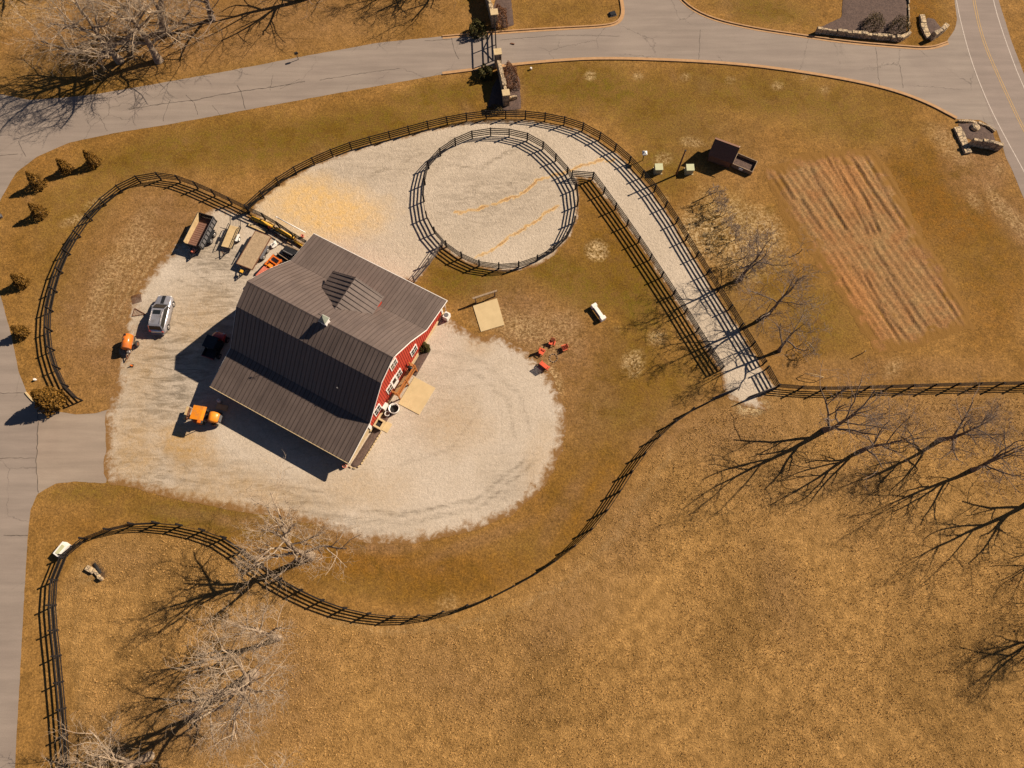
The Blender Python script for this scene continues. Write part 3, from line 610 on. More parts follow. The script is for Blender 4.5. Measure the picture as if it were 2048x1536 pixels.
# ------------------------------------------------------------------ fences
def resample(path, step, closed=False):
    p = [Vector(q) for q in path]
    if closed: p = p + [p[0]]
    seg = [(b - a).length for a, b in zip(p[:-1], p[1:])]; L = sum(seg); n = max(1, round(L / step)); out = []
    for k in range(n + (0 if closed else 1)):
        d = L * k / n; i = 0
        while i < len(seg) - 1 and d > seg[i]: d -= seg[i]; i += 1
        out.append(p[i].lerp(p[i + 1], min(1, d / seg[i])))
    return out
def fence(label, pxs, closed=False, step=2.35, h=1.42, rails=(.30, .62, .94, 1.26), smooth=True, mat='fence', rh=.14, side=1):
    w_ = [at(x, y).xy[:] for x, y in pxs]
    if smooth: w_ = smooth_closed(w_, 2) if closed else smooth_open(w_, 2)
    pts = resample([(a, b, 0) for a, b in w_], step, closed); n = len(pts)
    base = pts[0].copy(); root = thing('board_fence', label, 'fence', base, 0, 'black board fences of the horse paddocks')
    loop = pts + [pts[0]] if closed else pts
    for i, p in enumerate(pts):
        a = loop[i - 1] if (i > 0 or closed) else p; b = loop[i + 1] if i + 1 < len(loop) else p
        if closed and i == 0: a = pts[-1]
        ang = math.atan2(b.y - a.y, b.x - a.x); hh = h + random.uniform(-.04, .05)
        q = p - base; MB().box((0, 0, hh / 2), (.13, .13, hh)).box((0, 0, hh + .012), (.16, .16, .024)).obj('post', mat, root).location = q
        root.children[-1].rotation_euler = (random.uniform(-.012, .012), random.uniform(-.012, .012), ang)
    for z in rails:
        mb = MB()
        for i in range(len(loop) - 1):
            a, b = loop[i], loop[i + 1]; d = (b - a).normalized(); nn = Vector((-d.y, d.x, 0)) * .09 * side
            da, db = random.uniform(-.012, .012), random.uniform(-.012, .012)
            mb.bar(a - base + nn + Vector((0, 0, z + da)), b - base + nn + Vector((0, 0, z + db)), .035, rh)
        mb.obj('rail', mat, root)
    return root
fence('curved fence round the dry paddock at the left, ending near the big bronze evergreen', [(165, 801), (134, 773), (117, 727), (107, 692), (104, 640), (110, 605), (120, 564), (134, 523), (153, 488), (176, 452), (202, 420), (235, 391), (269, 370), (309, 359), (351, 361), (394, 376), (432, 393), (470, 411), (498, 425)])
fence('straight fence along the arena behind the trailers and the yellow poles', [(500, 426), (535, 442), (563, 459), (589, 477), (618, 494)], smooth=False)
fence('long outer fence arching over the sand arena and down the lane', [(498, 423), (509, 412), (531, 393), (570, 362), (622, 333), (700, 300), (763, 284), (810, 271), (847, 261), (885, 251), (923, 244), (962, 238), (998, 237), (1033, 237), (1067, 239), (1102, 244), (1134, 251), (1167, 262),
      (1196, 278), (1223, 298), (1249, 317), (1272, 344), (1299, 372), (1321, 404), (1343, 435), (1363, 468), (1382, 502), (1404, 534), (1422, 568), (1445, 600), (1465, 634), (1487, 670), (1509, 705), (1524, 731)])
fence('short fence panel at the lower end of the sandy lane', [(1529, 741), (1540, 760), (1549, 777)], smooth=False)
fence('straight fence running from the lane end to the right edge above the meadow', [(1551, 777), (1600, 781), (1650, 783), (1720, 781), (1800, 778), (1900, 775), (2048, 772), (2210, 768)])
fence('inner lane fence from the round pen down to the lane end', [(1143, 356), (1191, 360), (1207, 389), (1247, 444), (1284, 498), (1323, 557), (1362, 617), (1401, 680), (1440, 741)], smooth=False)
fence('round pen fence enclosing the sand circle', [(969, 273), (1002, 271), (1034, 276), (1066, 285), (1094, 305), (1119, 332), (1140, 356), (1152, 381), (1155, 408), (1151, 439), (1139, 471), (1114, 498), (1090, 515), (1051, 533), (1018, 538), (983, 538), (948, 530), (914, 511), (887, 490), (867, 464), (853, 436), (848, 405), (850, 373), (854, 346), (865, 324), (883, 311), (907, 294), (936, 279)], True, 2.2)
fence('short pipe fence from the round pen to the barn corner', [(885, 492), (868, 517), (850, 541), (829, 564)], smooth=False, mat='grayrail', rh=.08, step=3)
fence('longest fence, sweeping from the lane gate round the gravel lot to the lower left corner', [(1420, 803), (1390, 816), (1350, 843), (1318, 872), (1290, 905), (1256, 952), (1235, 988), (1208, 1028), (1180, 1062), (1150, 1092), (1110, 1122), (1060, 1155), (1000, 1186), (940, 1209), (880, 1225), (820, 1232), (760, 1230), (693, 1216), (651, 1201), (609, 1181), (567, 1160), (515, 1118), (463, 1078),
      (421, 1063), (379, 1052), (337, 1047), (293, 1045), (250, 1052), (204, 1065), (163, 1084), (142, 1101), (126, 1126), (115, 1157), (112, 1206), (115, 1248), (121, 1297), (126, 1345), (130, 1394), (135, 1443), (138, 1495), (142, 1540), (152, 1640)])
def gate(label, a, b):
    p, q = at(*a), at(*b); L = (q - p).length; g = thing('farm_gate', label, 'gate', p, math.atan2(q.y - p.y, q.x - p.x), 'tube gates at the lane end')
    fr = MB().tube([(0, 0, .15), (0, 0, 1.25), (L, 0, 1.25), (L, 0, .15), (0, 0, .15)], .035, 6); fr.obj('gate_frame', 'grayrail', g)
    for z in (.38, .6, .82, 1.04): MB().tube([(0, 0, z), (L, 0, z)], .025, 6).obj('gate_bar', 'grayrail', g)
    MB().bar((0, 0, .15), (L * .5, 0, 1.25), .03, .05).obj('brace', 'grayrail', g)
gate('dark tube gate swung open beside the long curved fence end', (1472, 780), (1424, 800))
gate('dark tube gate standing ajar beside the short lane fence panel', (1543, 780), (1490, 800))

# ------------------------------------------------------------------ barn
BO = Vector((-21.43, 37.58, 0)); BA = R(-28.34)
barn = thing('barn', 'big red barn with brown standing seam gambrel roof on the gravel lot', 'barn', BO, BA)
def bl(px, py, z=0):                   # picture point -> barn coordinates (u along the ridge, v to the south)
    d = at(px, py, z) - BO; return d.x * math.cos(BA) + d.y * math.sin(BA), d.x * math.sin(BA) - d.y * math.cos(BA)
PV = [0, 4.06, 6.58, 9.2, 11.7, 15.1, 19.4]; PZ = [2.92, 3.62, 6.05, 7.95, 6.92, 3.36, 2.30]; U0, U1 = 0., 16.6
def rz_(v): return float(np.interp(v, PV, PZ))
def slope(name, v0, z0, v1, z1, u0=U0, u1=U1, th=.09, ribs=.46):
    a, b = Vector((0, -v0, z0)), Vector((0, -v1, z1)); d = (b - a).normalized(); nrm = Vector((1, 0, 0)).cross(d)
    if nrm.z < 0: nrm = -nrm
    m = MB(); q = [a, b, b - nrm * th, a - nrm * th]; m.prism([(p.y, p.z) for p in q], 0, u0, u1); o = m.obj(name, 'roof', barn)
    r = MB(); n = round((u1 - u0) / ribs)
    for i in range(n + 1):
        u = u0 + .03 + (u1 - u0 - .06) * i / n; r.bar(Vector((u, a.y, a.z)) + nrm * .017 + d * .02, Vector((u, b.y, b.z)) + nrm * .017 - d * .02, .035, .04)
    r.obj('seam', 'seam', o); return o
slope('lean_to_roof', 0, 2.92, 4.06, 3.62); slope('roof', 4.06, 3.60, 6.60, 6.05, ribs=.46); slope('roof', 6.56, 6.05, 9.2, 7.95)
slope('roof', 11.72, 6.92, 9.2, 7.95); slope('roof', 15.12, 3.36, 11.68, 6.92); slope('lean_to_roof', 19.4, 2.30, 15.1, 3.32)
MB().prism([(-9.2, 7.97), (-8.86, 7.74), (-8.9, 7.70), (-9.2, 7.90), (-9.54, 7.73), (-9.56, 7.78)], 0, U0 - .03, U1 + .03).obj('ridge_cap', 'roof', barn)
# white rake and eave trim
for u in (U0 - .02, U1 + .02):
    m = MB()
    for i in range(6):
        m.bar((u, -PV[i], PZ[i] - .09), (u, -PV[i + 1], PZ[i + 1] - .09), .05, .12)
    m.obj('rake_trim', 'white', barn)
MB().box(((U0 + U1) / 2, .03, 2.83), (U1 - U0 + .1, .06, .17)).obj('eave_trim', 'white', barn)
MB().box(((U0 + U1) / 2, -19.44, 2.21), (U1 - U0 + .1, .06, .17)).obj('eave_trim', 'tan', barn)
# walls
UW0, UW1, VW0, VW1 = .45, 16.1, .5, 15.3
prof = [(-VW0, .35), (-VW1, .35)] + [(-v, rz_(v) - .16) for v in (15.3, 15.1, 11.7, 9.2, 6.58, 4.06, .5)]
for u in (UW0, UW1 - .16): MB().prism(prof, 0, u, u + .16).obj('wall', 'red', barn)
MB().box(((UW0 + UW1) / 2, -VW0 - .08, 1.55), (UW1 - UW0 - .33, .16, 2.45)).obj('wall', 'red', barn)
MB().box(((UW0 + UW1) / 2, -VW1 + .08, 1.7), (UW1 - UW0 - .33, .16, 2.75)).obj('wall', 'red', barn)
# board battens on the east gable
m = MB(); v = VW0 + .3
while v < VW1:
    m.box((UW1 + .015, -v, (rz_(v) - .2 + .38) / 2), (.03, .05, rz_(v) - .2 - .38)); v += .3
m.obj('batten', 'red', barn)
MB().box(((UW0 + UW1) / 2, -(VW0 + VW1) / 2, .17), (UW1 - UW0 + .30, VW1 - VW0 + .30, .34)).obj('foundation', 'tan', barn)
# open south lean-to: posts, gravel floor, white end wall at the east corner
for u in (.6, 4.5, 8.3, 12.2, 15.9): MB().box((u, -18.9, 1.14), (.18, .18, 2.28)).obj('post', 'tan', barn)
MB().box(((U0 + U1) / 2, -18.9, 2.22), (16.0, .14, .18)).obj('beam', 'tan', barn)
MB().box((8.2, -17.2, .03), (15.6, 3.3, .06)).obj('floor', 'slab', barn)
MB().prism([(-15.35, .0), (-19.2, .0), (-19.2, 2.2), (-15.35, 3.15)], 0, 15.96, 16.08).obj('end_wall', 'tan', barn)
MB().box((16.12, -15.15, 1.6), (.10, .34, 3.1)).obj('corner_trim', 'white', barn)
MB().box((16.12, -.62, 1.5), (.10, .22, 2.5)).obj('corner_trim', 'white', barn)
def opening(v, z, wd, ht, kind='window'):
    f = MB().box((UW1 + .04, -v, z), (.09, wd + .24, ht + .24)).obj(kind, 'white', barn)
    MB().box((UW1 + .072, -v, z), (.05, wd, ht)).obj('pane', 'glass', f)
    MB().box((UW1 + .085, -v, z), (.05, .05, ht)).box((UW1 + .085, -v, z + .01), (.052, wd, .05)).obj('muntin', 'white', f)
opening(6.2, 2.05, .9, 1.1); opening(9.2, 2.2, .8, 1.2); opening(10.9, 2.2, .8, 1.2); opening(13.4, 1.9, .9, 1.2)
opening(9.2, 5.3, .9, 1.1)
d_ = MB().box((UW1 + .05, -10.05, 2.0), (.10, .98, 2.14)).obj('door', 'white', barn); MB().box((UW1 + .08, -10.05, 2.4), (.07, .55, .9)).obj('pane', 'glass', d_); MB().box((UW1 + .12, -9.7, 1.9), (.06, .05, .12)).obj('handle', 'chrome', d_)
# west side: sliding door
MB().box((UW0 - .05, -9.2, 1.75), (.08, 3.2, 2.8)).obj('sliding_door', 'white', barn)
# dormer on the north slope
dz, ez, du, vo, vi = 6.62, 5.05, 8.5, 3.45, 7.3
dr = MB()
def quad3(m, a, b, c, d, th=.07):
    n_ = (Vector(b) - Vector(a)).cross(Vector(d) - Vector(a)).normalized(); n_ = n_ if n_.z > 0 else -n_
    k = len(m.v); m.v += [tuple(Vector(p)) for p in (a, b, c, d)] + [tuple(Vector(p) - n_ * th) for p in (a, b, c, d)]
    for q in ((0, 1, 2, 3), (7, 6, 5, 4), (0, 4, 5, 1), (1, 5, 6, 2), (2, 6, 7, 3), (3, 7, 4, 0)): m.f.append(tuple(k + i for i in q)); m.sm.append(False)
def vroof(z): return float(np.interp(z, [3.62, 6.05, 7.95], [4.06, 6.58, 9.2]))
dorm = MB().prism([(du - 2.8, 3.3), (du + 2.5, 3.3), (du + 2.5, ez + .18), (du, dz - .12), (du - 2.8, ez + .05)], 1, -3.75, -3.6).obj('dormer', 'red', barn)
for sg, wd in ((-1, 3.2), (1, 2.95)):
    m = MB(); e = (du + sg * wd, -vo, ez); quad3(m, (du, -vo, dz), e, (du + sg * wd, -vroof(ez) - .05, ez), (du, -vi, dz))
    o = m.obj('dormer_roof', 'roof', dorm if False else barn)
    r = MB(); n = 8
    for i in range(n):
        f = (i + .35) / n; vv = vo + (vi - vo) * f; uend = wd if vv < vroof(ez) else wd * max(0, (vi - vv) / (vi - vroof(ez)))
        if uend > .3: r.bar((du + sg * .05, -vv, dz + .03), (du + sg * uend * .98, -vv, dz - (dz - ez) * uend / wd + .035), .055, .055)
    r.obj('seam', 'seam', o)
for sg in (-1, 1): MB().bar((du, -vo + .02, dz - .06), (du + sg * (3.2 if sg < 0 else 2.95), -vo + .02, ez - .06), .06, .14).obj('dormer_trim', 'roof', barn)
MB().prism([(-3.75, 3.3), (-5.6, 5.0), (-3.75, 5.0)], 0, du - 2.8, du - 2.66).obj('dormer_cheek', 'red', barn)
MB().prism([(-3.75, 3.3), (-5.6, 5.0), (-3.75, 5.0)], 0, du + 2.4, du + 2.54).obj('dormer_cheek', 'red', barn)
# cupola with weather vane
cu, cv = 9.06, 9.2
cup = MB().box((cu, -cv, 8.05), (.6, .6, 1.0)).obj('cupola', 'white', barn)
MB().box((cu, -cv, 8.57), (.8, .8, .07)).obj('cornice', 'white', cup)
m = MB(); k = [(cu + a * .38, -cv + b * .38, 8.61) for a, b in ((-1, -1), (1, -1), (1, 1), (-1, 1))]
for i in range(4): m.poly([k[i], k[(i + 1) % 4], (cu, -cv, 9.15)])
m.poly(k[::-1]); m.obj('cupola_roof', 'cup', cup)
MB().tube([(cu, -cv, 9.1), (cu, -cv, 9.75)], .02, 6).bar((cu - .3, -cv, 9.5), (cu + .3, -cv, 9.5), .02, .02).box((cu - .22, -cv, 9.58), (.22, .02, .16)).obj('weather_vane', 'black', cup)
MB().tube([(12.5, -13.8, 4.4), (12.5, -13.8, 5.15)], .06, 8).obj('vent_pipe', 'chrome', barn)
MB().tube([(16.3, -.15, .1), (16.3, -.15, 2.7)], .05, 8).obj('downspout', 'white', barn)

# deck with rail and steps on the east gable
dk = thing('timber_deck', 'raised timber deck with orange rails on the barn gable', 'deck', BO, BA)
da, db_, dc, dd = 16.28, 17.0, 7.5, 11.05
m = MB(); u = 16.3
while u < 17.0: m.box((u + .06, -(dc + dd) / 2, .95), (.125, dd - dc, .04)); u += .14
m.obj('floor', 'deckw', dk)
for v in (dc + .05, (dc + dd) / 2, dd - .05): MB().box((17.02, -v, 1.0), (.12, .12, 2.0)).obj('post', 'cedar', dk)
for v in (dc + .05, dd - .05): MB().box((16.34, -v, 1.45), (.1, .1, 1.0)).obj('post', 'cedar', dk)
for z in (1.9, 1.15):
    MB().bar((17.02, -dc, z), (17.02, -dd, z), .17, .06).obj('rail', 'cedar', dk)
    for v in (dc + .05, dd - .05): MB().bar((16.3, -v, z + .003), (16.95, -v, z + .003), .14, .06).obj('rail', 'cedar', dk)
m = MB(); v = dc + .2
while v < dd - .1: m.box((17.02, -v, 1.52), (.03, .03, .7)); v += .16
m.obj('baluster', 'cedar', dk)
MB().box((16.72, -7.95, 1.35), (.42, .5, .75)).obj('chair', 'black', bevel=.05).matrix_world = Matrix.Translation(BO) @ Matrix.Rotation(BA, 4, 'Z')
o = bpy.data.objects['chair']; o.name = 'grill'; tag(o, 'black barbecue grill standing on the timber deck', 'grill')
MB().tube([(-.28, 0, 1.79), (.28, 0, 1.79)], .16, 10).obj('lid', 'black', o); bpy.data.objects['lid'].location = (16.72, -7.95, 0)

def bworld(u, v, z=0): return BO + Vector((u * math.cos(BA) + v * math.sin(BA), u * math.sin(BA) - v * math.cos(BA), z))
def bslab(name, label, cat, us, vs, z0, z1, mat, bevel=.01, rz=0):
    c = bworld(sum(us) / 2, sum(vs) / 2); o = MB().box((0, 0, (z0 + z1) / 2), (abs(us[1] - us[0]), abs(vs[1] - vs[0]), z1 - z0)).obj(name, mat, bevel=bevel)
    o.location = c; o.rotation_euler = (0, 0, BA + rz)
    if cat: tag(o, label, cat)
    else: o['kind'] = 'structure'
    return o
bslab('concrete_pad', None, None, (17.1, 19.65), (8.22, 11.53), 0, .07, 'conc')
bslab('concrete_pad', None, None, (17.05, 17.72), (13.7, 14.76), 0, .06, 'conc')
# mulch bed by the gable wall
mb1 = [bworld(u, v).xy[:] for u, v in ((16.3, 4.6), (17.1, 4.7), (17.2, 8.1), (16.3, 8.1))]; mb2 = [bworld(u, v).xy[:] for u, v in ((16.3, 11.6), (17.05, 11.6), (17.05, 19.0), (16.8, 19.45), (16.2, 19.4))]
for q in (mb1, mb2): sheet('mulch_or_shade_bed', q, .02, 'mulch', .1, .02, 2.5, None, lambda X, Y, PX, PY, e: np.clip(e, 0, .2) * .4)
ed = thing('bed_edging', 'tan stone edging curving round the mulch bed at the barn corner', 'edging', bworld(17.1, 15)); m = MB()
pe = [(17.15, 14.9), (17.15, 17.5), (17.12, 18.8), (16.95, 19.35), (16.5, 19.55), (16.1, 19.5)]
for (a, b), (c, d) in zip(pe[:-1], pe[1:]):
    n = max(1, int(math.hypot(c - a, d - b) / .3))
    for i in range(n):
        p = bworld(a + (c - a) * (i + .5) / n, b + (d - b) * (i + .5) / n, .07) - bworld(17.1, 15); MB().box(p, (.27, .12, .16 + random.uniform(-.02, .03)), BA + math.atan2(-(d - b), c - a)).obj('edging_stone', 'tan', ed, bevel=.02)
# cellar hatch box
ht = thing('hatch_box', 'tan framed hatch with dark opening against the barn wall', 'hatch', bworld(16.62, 14.35), BA)
MB().box((0, .42, .3), (.86, .2, .6)).box((0, -.42, .3), (.86, .2, .6)).box((.36, 0, .3), (.14, .66, .6)).box((-.36, 0, .3), (.14, .66, .6)).obj('frame', 'conc', ht, bevel=.01)
MB().box((0, 0, .25), (.6, .62, .3)).obj('opening', 'dark', ht)
tb = thing('stock_tub', 'white round tub with dark inside next to the deck steps', 'tub', bworld(17.1, 12.25))
def pot(r0, r1, h, r=24):
    m = MB(); ring = lambda rr, z: [(math.cos(2 * math.pi * i / r) * rr, math.sin(2 * math.pi * i / r) * rr, z) for i in range(r)]
    m.loft([ring(r0, 0), ring(r1, h), ring(r1 - .05, h), ring(r0 - .05, .1)]); return m
pot(.5, .56, .6).obj('tub', 'white', tb); MB().tube([(0, 0, .12), (0, 0, .2)], .45, 20).obj('contents', 'dark', tb)
tb2 = thing('planter', 'small white planter crumpled beside the white tub', 'planter', bworld(16.75, 13.05)); pot(.2, .27, .4).obj('pot', 'white', tb2); MB().tube([(0, 0, .3), (0, 0, .34)], .2, 12).obj('soil', 'mulch', tb2)
o = bslab('wall_cabinet', 'white utility cabinet at the barn corner near the red gable boards', 'cabinet', (16.15, 16.45), (12.2, 12.9), 0, 1.1, 'white')
ac = thing('air_conditioner', 'small white air conditioner at the far north east barn corner', 'air conditioner', bworld(16.75, .75), BA)
MB().box((0, 0, .42), (.6, .75, .8)).obj('case', 'white', ac, bevel=.03); MB().tube([(0, 0, .82), (0, 0, .85)], .25, 16).obj('fan_grille', 'grey', ac)

# ------------------------------------------------------------------ leafy shrubs
def leafcloud(shape, n, size, seed, flat=.0):
    r = np.random.default_rng(seed); m = MB(); c = 0
    while c < n:
        p = r.uniform(-1, 1, 3)
        q = shape(p, r)
        if q is None: continue
        c += 1; x, y, z = q; s = size * r.uniform(.6, 1.4)
        a = Vector(r.normal(size=3)).normalized(); b = a.cross(Vector(r.normal(size=3))).normalized()
        m.poly([Vector((x, y, z)) + a * s, Vector((x, y, z)) + b * s * .55, Vector((x, y, z)) - a * s, Vector((x, y, z)) - b * s * .55])
    return m.mesh('leaves')
def cone(h, rad, base=.15):
    lob = [(random.uniform(0, 6.28), random.uniform(.7, 1.15)) for _ in range(7)]
    def f(p, r):
        z = abs(p[2]) ** 1.15; rr = rad * (1 - z) ** .75 * (.25 + .75 * min(1, z / .12 + .4)) + .04; a = r.uniform(0, 6.283)
        k = 1 + .16 * math.sin(3 * a + z * 9) + .1 * math.sin(7 * a - 5 * z + 1); d = rr * k * math.sqrt(r.uniform(.25, 1))
        return d * math.cos(a), d * math.sin(a), base + z * h
    return f
def evergreen(label, px, py, h, rad, seed, big=False, group='bronze evergreens on the left lawn'):
    g = at(px, py); t = thing('evergreen', label, 'tree', g, 0, group)
    link('crown', leafcloud(cone(h, rad), 5200 if big else 2200, .11 if big else .085, seed), 'leafo', t)
    m = MB(); m.tube([(0, 0, 0), (0, 0, h * .5), (.02, 0, h * .9)], [.08, .05, .02], 6); m.obj('trunk', 'bark2', t); return t
evergreen('largest bronze evergreen, by the driveway mouth at the fence end', 112, 805, 3.6, 1.55, 11, True)
for i, (px, py, lb) in enumerate(((83, 371, 'bronze evergreen nearest the road bend, left end of the row of three'), (138, 342, 'middle bronze evergreen in the row of three along the upper road'), (193, 328, 'right end bronze evergreen of the row of three above the paddock'),
                                  (86, 430, 'bronze evergreen just below the row of three, beside the paddock fence'), (50, 567, 'upper of two bronze evergreens between left road and paddock fence'), (50, 668, 'lower of two bronze evergreens between left road and paddock fence'))):
    evergreen(lb, px, py, [2.5, 2.2, 2.4, 2.3, 2.1, 2.0][i], [.95, .8, .85, .85, .85, .85][i], 20 + i)
def dome(rx, ry, h, box=0.):
    def f(p, r):
        x, y, z = p; z = abs(z); d = (abs(x) ** (2 + box) + abs(y) ** (2 + box) + z ** (2 + box))
        if d > 1 or d < .45: return None
        k = 1 + .12 * math.sin(5 * x + 3 * y) + .08 * math.sin(9 * y - 4 * x)
        return x * rx * k, y * ry * k, z * h * k
    return f
def bush(name, label, px, py, rx, ry, h, mat, n=1800, box=0., rz=0, seed=1, cat='shrub', size=.06):
    t = thing(name, label, cat, at(px, py), rz); link('foliage', leafcloud(dome(rx, ry, h, box), n, size, seed), mat, t)
    MB().tube([(0, 0, 0), (.02, .02, h * .6)], [.05, .02], 6).obj('stem', 'bark2', t); return t
t = bush('round_shrub', 'clipped round dark shrub by the red barn gable', 850, 697, .62, .62, .95, 'leafg', 2200, 0, 0, 2)
bush('boxwood', 'square clipped green shrub in front of the north stone wall by the gate', 956, 66, .95, .95, 1.3, 'leafg', 2600, 3, .1, 3, size=.08)
bush('boxwood', 'square clipped green shrub in front of the south stone wall by the gate', 972, 152, .8, .75, 1.2, 'leafg', 2400, 3, .1, 4, size=.08)
bush('hedge', 'rust brown hedge behind the north stone wall', 1001, 40, .85, 1.6, 1.1, 'leafb', 3000, 2, .12, 5)
bush('hedge', 'rust brown hedge behind the south stone wall', 1023, 158, .8, 1.75, 1.2, 'leafb', 3200, 2, .15, 6)
bush('low_shrub', 'low dark wispy shrub at the foot of the south stone wall by the arena fence', 992, 222, 1.1, .8, .7, 'leafd', 900, 0, .1, 7)
bush('open_shrub', 'left one of two loose shrubs in the raised mulch bed', 1745, 52, 1.3, 1.3, 1.6, 'leafd', 2000, 0, 0, 8)
bush('open_shrub', 'right one of two loose shrubs in the raised mulch bed', 1797, 58, 1.3, 1.3, 1.6, 'leafd', 2000, 0, 0, 9)

# ------------------------------------------------------------------ stone walls, gate
def stonewall(label, pts, wd, h, name='stone_wall', cat='wall', mat='stone', pillars=(), rough=.05):
    w_ = [at(x, y) for x, y in pts]; b0 = w_[0].copy(); t = thing(name, label, cat, b0); m = MB()
    for a, b in zip(w_[:-1], w_[1:]):
        L = (b - a).length; n = max(1, int(L / .55)); rz = math.atan2(b.y - a.y, b.x - a.x)
        for i in range(n):
            p = a.lerp(b, (i + .5) / n) - b0; hh = h + random.uniform(-rough, rough) * 2
            m.box((p.x + random.uniform(-rough, rough) * .5, p.y + random.uniform(-rough, rough) * .5, hh / 2), (L / n + .04, wd + random.uniform(-rough, rough) * 2, hh), rz + random.uniform(-.08, .08))
    if name == 'edging_stones':
        for i in range(0, len(m.f), 6):
            k = m.f[i][0]; q = MB(); q.v = m.v[k:k + 8]; q.f = [tuple(x - k for x in f) for f in m.f[i:i + 6]]; q.sm = [False] * 6; q.obj('stone', mat, t, bevel=.04)
    else: m.obj('stonework', mat, t, bevel=.04)
    for (x, y, s, ph) in pillars:
        p = at(x, y) - b0; q = MB().box((p.x, p.y, ph / 2), (s, s, ph), .15).obj('pillar', mat, t, bevel=.05); MB().box((p.x, p.y, ph + .05), (s + .16, s + .16, .10), .15).obj('cap', 'tan', q, bevel=.02)
    return t
stonewall('tall stone wall with pillar north of the road gate', [(962, -40), (975, 5), (986, 45)], .45, 1.7, pillars=((989, 52, .8, 2.1),))
stonewall('tall stone wall with pillars south of the road gate', [(998, 140), (1006, 175), (1013, 205)], .45, 1.7, pillars=((996, 130, .8, 2.1), (1012, 208, .75, 1.9)))
stonewall('low stone return wall at the south end pillar', [(1020, 200), (1034, 198)], .3, .5)
g0, g1 = at(993, 120), at(990, 60); L = (g1 - g0).length
rg = thing('road_gate', 'tall black board gate closed across the road between stone pillars', 'gate', g0, math.atan2(g1.y - g0.y, g1.x - g0.x))
for z in (.35, .8, 1.3, 2.3): MB().bar((0, 0, z), (L, 0, z), .06, .14).obj('rail', 'fence', rg)
for x in (.06, L / 2, L - .06): MB().box((x, .02, 1.2), (.12, .10, 2.3)).obj('post', 'fence', rg)
MB().bar((0, -.05, .35), (L / 2, -.05, 1.3), .05, .12).bar((L, -.05, .35), (L / 2, -.05, 1.3), .05, .12).obj('brace', 'fence', rg)
stonewall('broad pale stone wall leg beside the roadside mulch bed', [(1912, 256), (1926, 285), (1934, 308)], .9, .3, rough=.03)
stonewall('long pale stone wall below the roadside mulch bed', [(1936, 290), (1965, 294), (1996, 300)], .4, 1.1)
stonewall('row of small edging stones between the mulch bed and the road', [(1914, 244), (1945, 243), (1975, 254), (1988, 264)], .3, .18, 'edging_stones', 'edging')
bd = thing('boulder', 'round pale flat boulder in the roadside mulch bed', 'boulder', at(1949, 256)); MB().tube([(0, 0, 0), (0, 0, .25), (0, 0, .38)], [.55, .52, .3], 12).obj('rock', 'stone', bd, bevel=.04)
o = mulch_shade_sheet('mulch_or_shade_bed', [(1690, -60), (1683, 35), (1640, 55), (1640, 66), (1795, 78), (1812, 66), (1815, -60)], .03)
stonewall('retaining wall of pale stones along the raised mulch bed by the road', [(1630, 66), (1670, 70), (1720, 74), (1760, 79), (1798, 82), (1816, 72)], .4, .75, rough=.07)
stonewall('single line of small stones up the right side of the raised mulch bed', [(1817, 68), (1817, 30), (1815, -40)], .2, .16, 'edging_stones', 'edging')
stonewall('left curved arm of the small stone sign base near the highway', [(1842, 32), (1846, 58), (1857, 78)], .7, .35)
stonewall('right short arm of the small stone sign base near the highway', [(1860, 80), (1874, 72), (1886, 60)], .5, 1.1)
stonewall('pale stone headwall of the ditch culvert inside the lower left fence', [(176, 1134), (190, 1143), (200, 1155), (207, 1160)], .35, .3, 'culvert_headwall', 'culvert', rough=.08)
cp = thing('culvert_pipe', 'dark culvert mouth behind the pale headwall stones', 'pipe', at(195, 1137), R(-48)); MB().tube([(-.6, 0, .02), (.6, 0, .02)], .14, 12).obj('pipe', 'dark', cp)

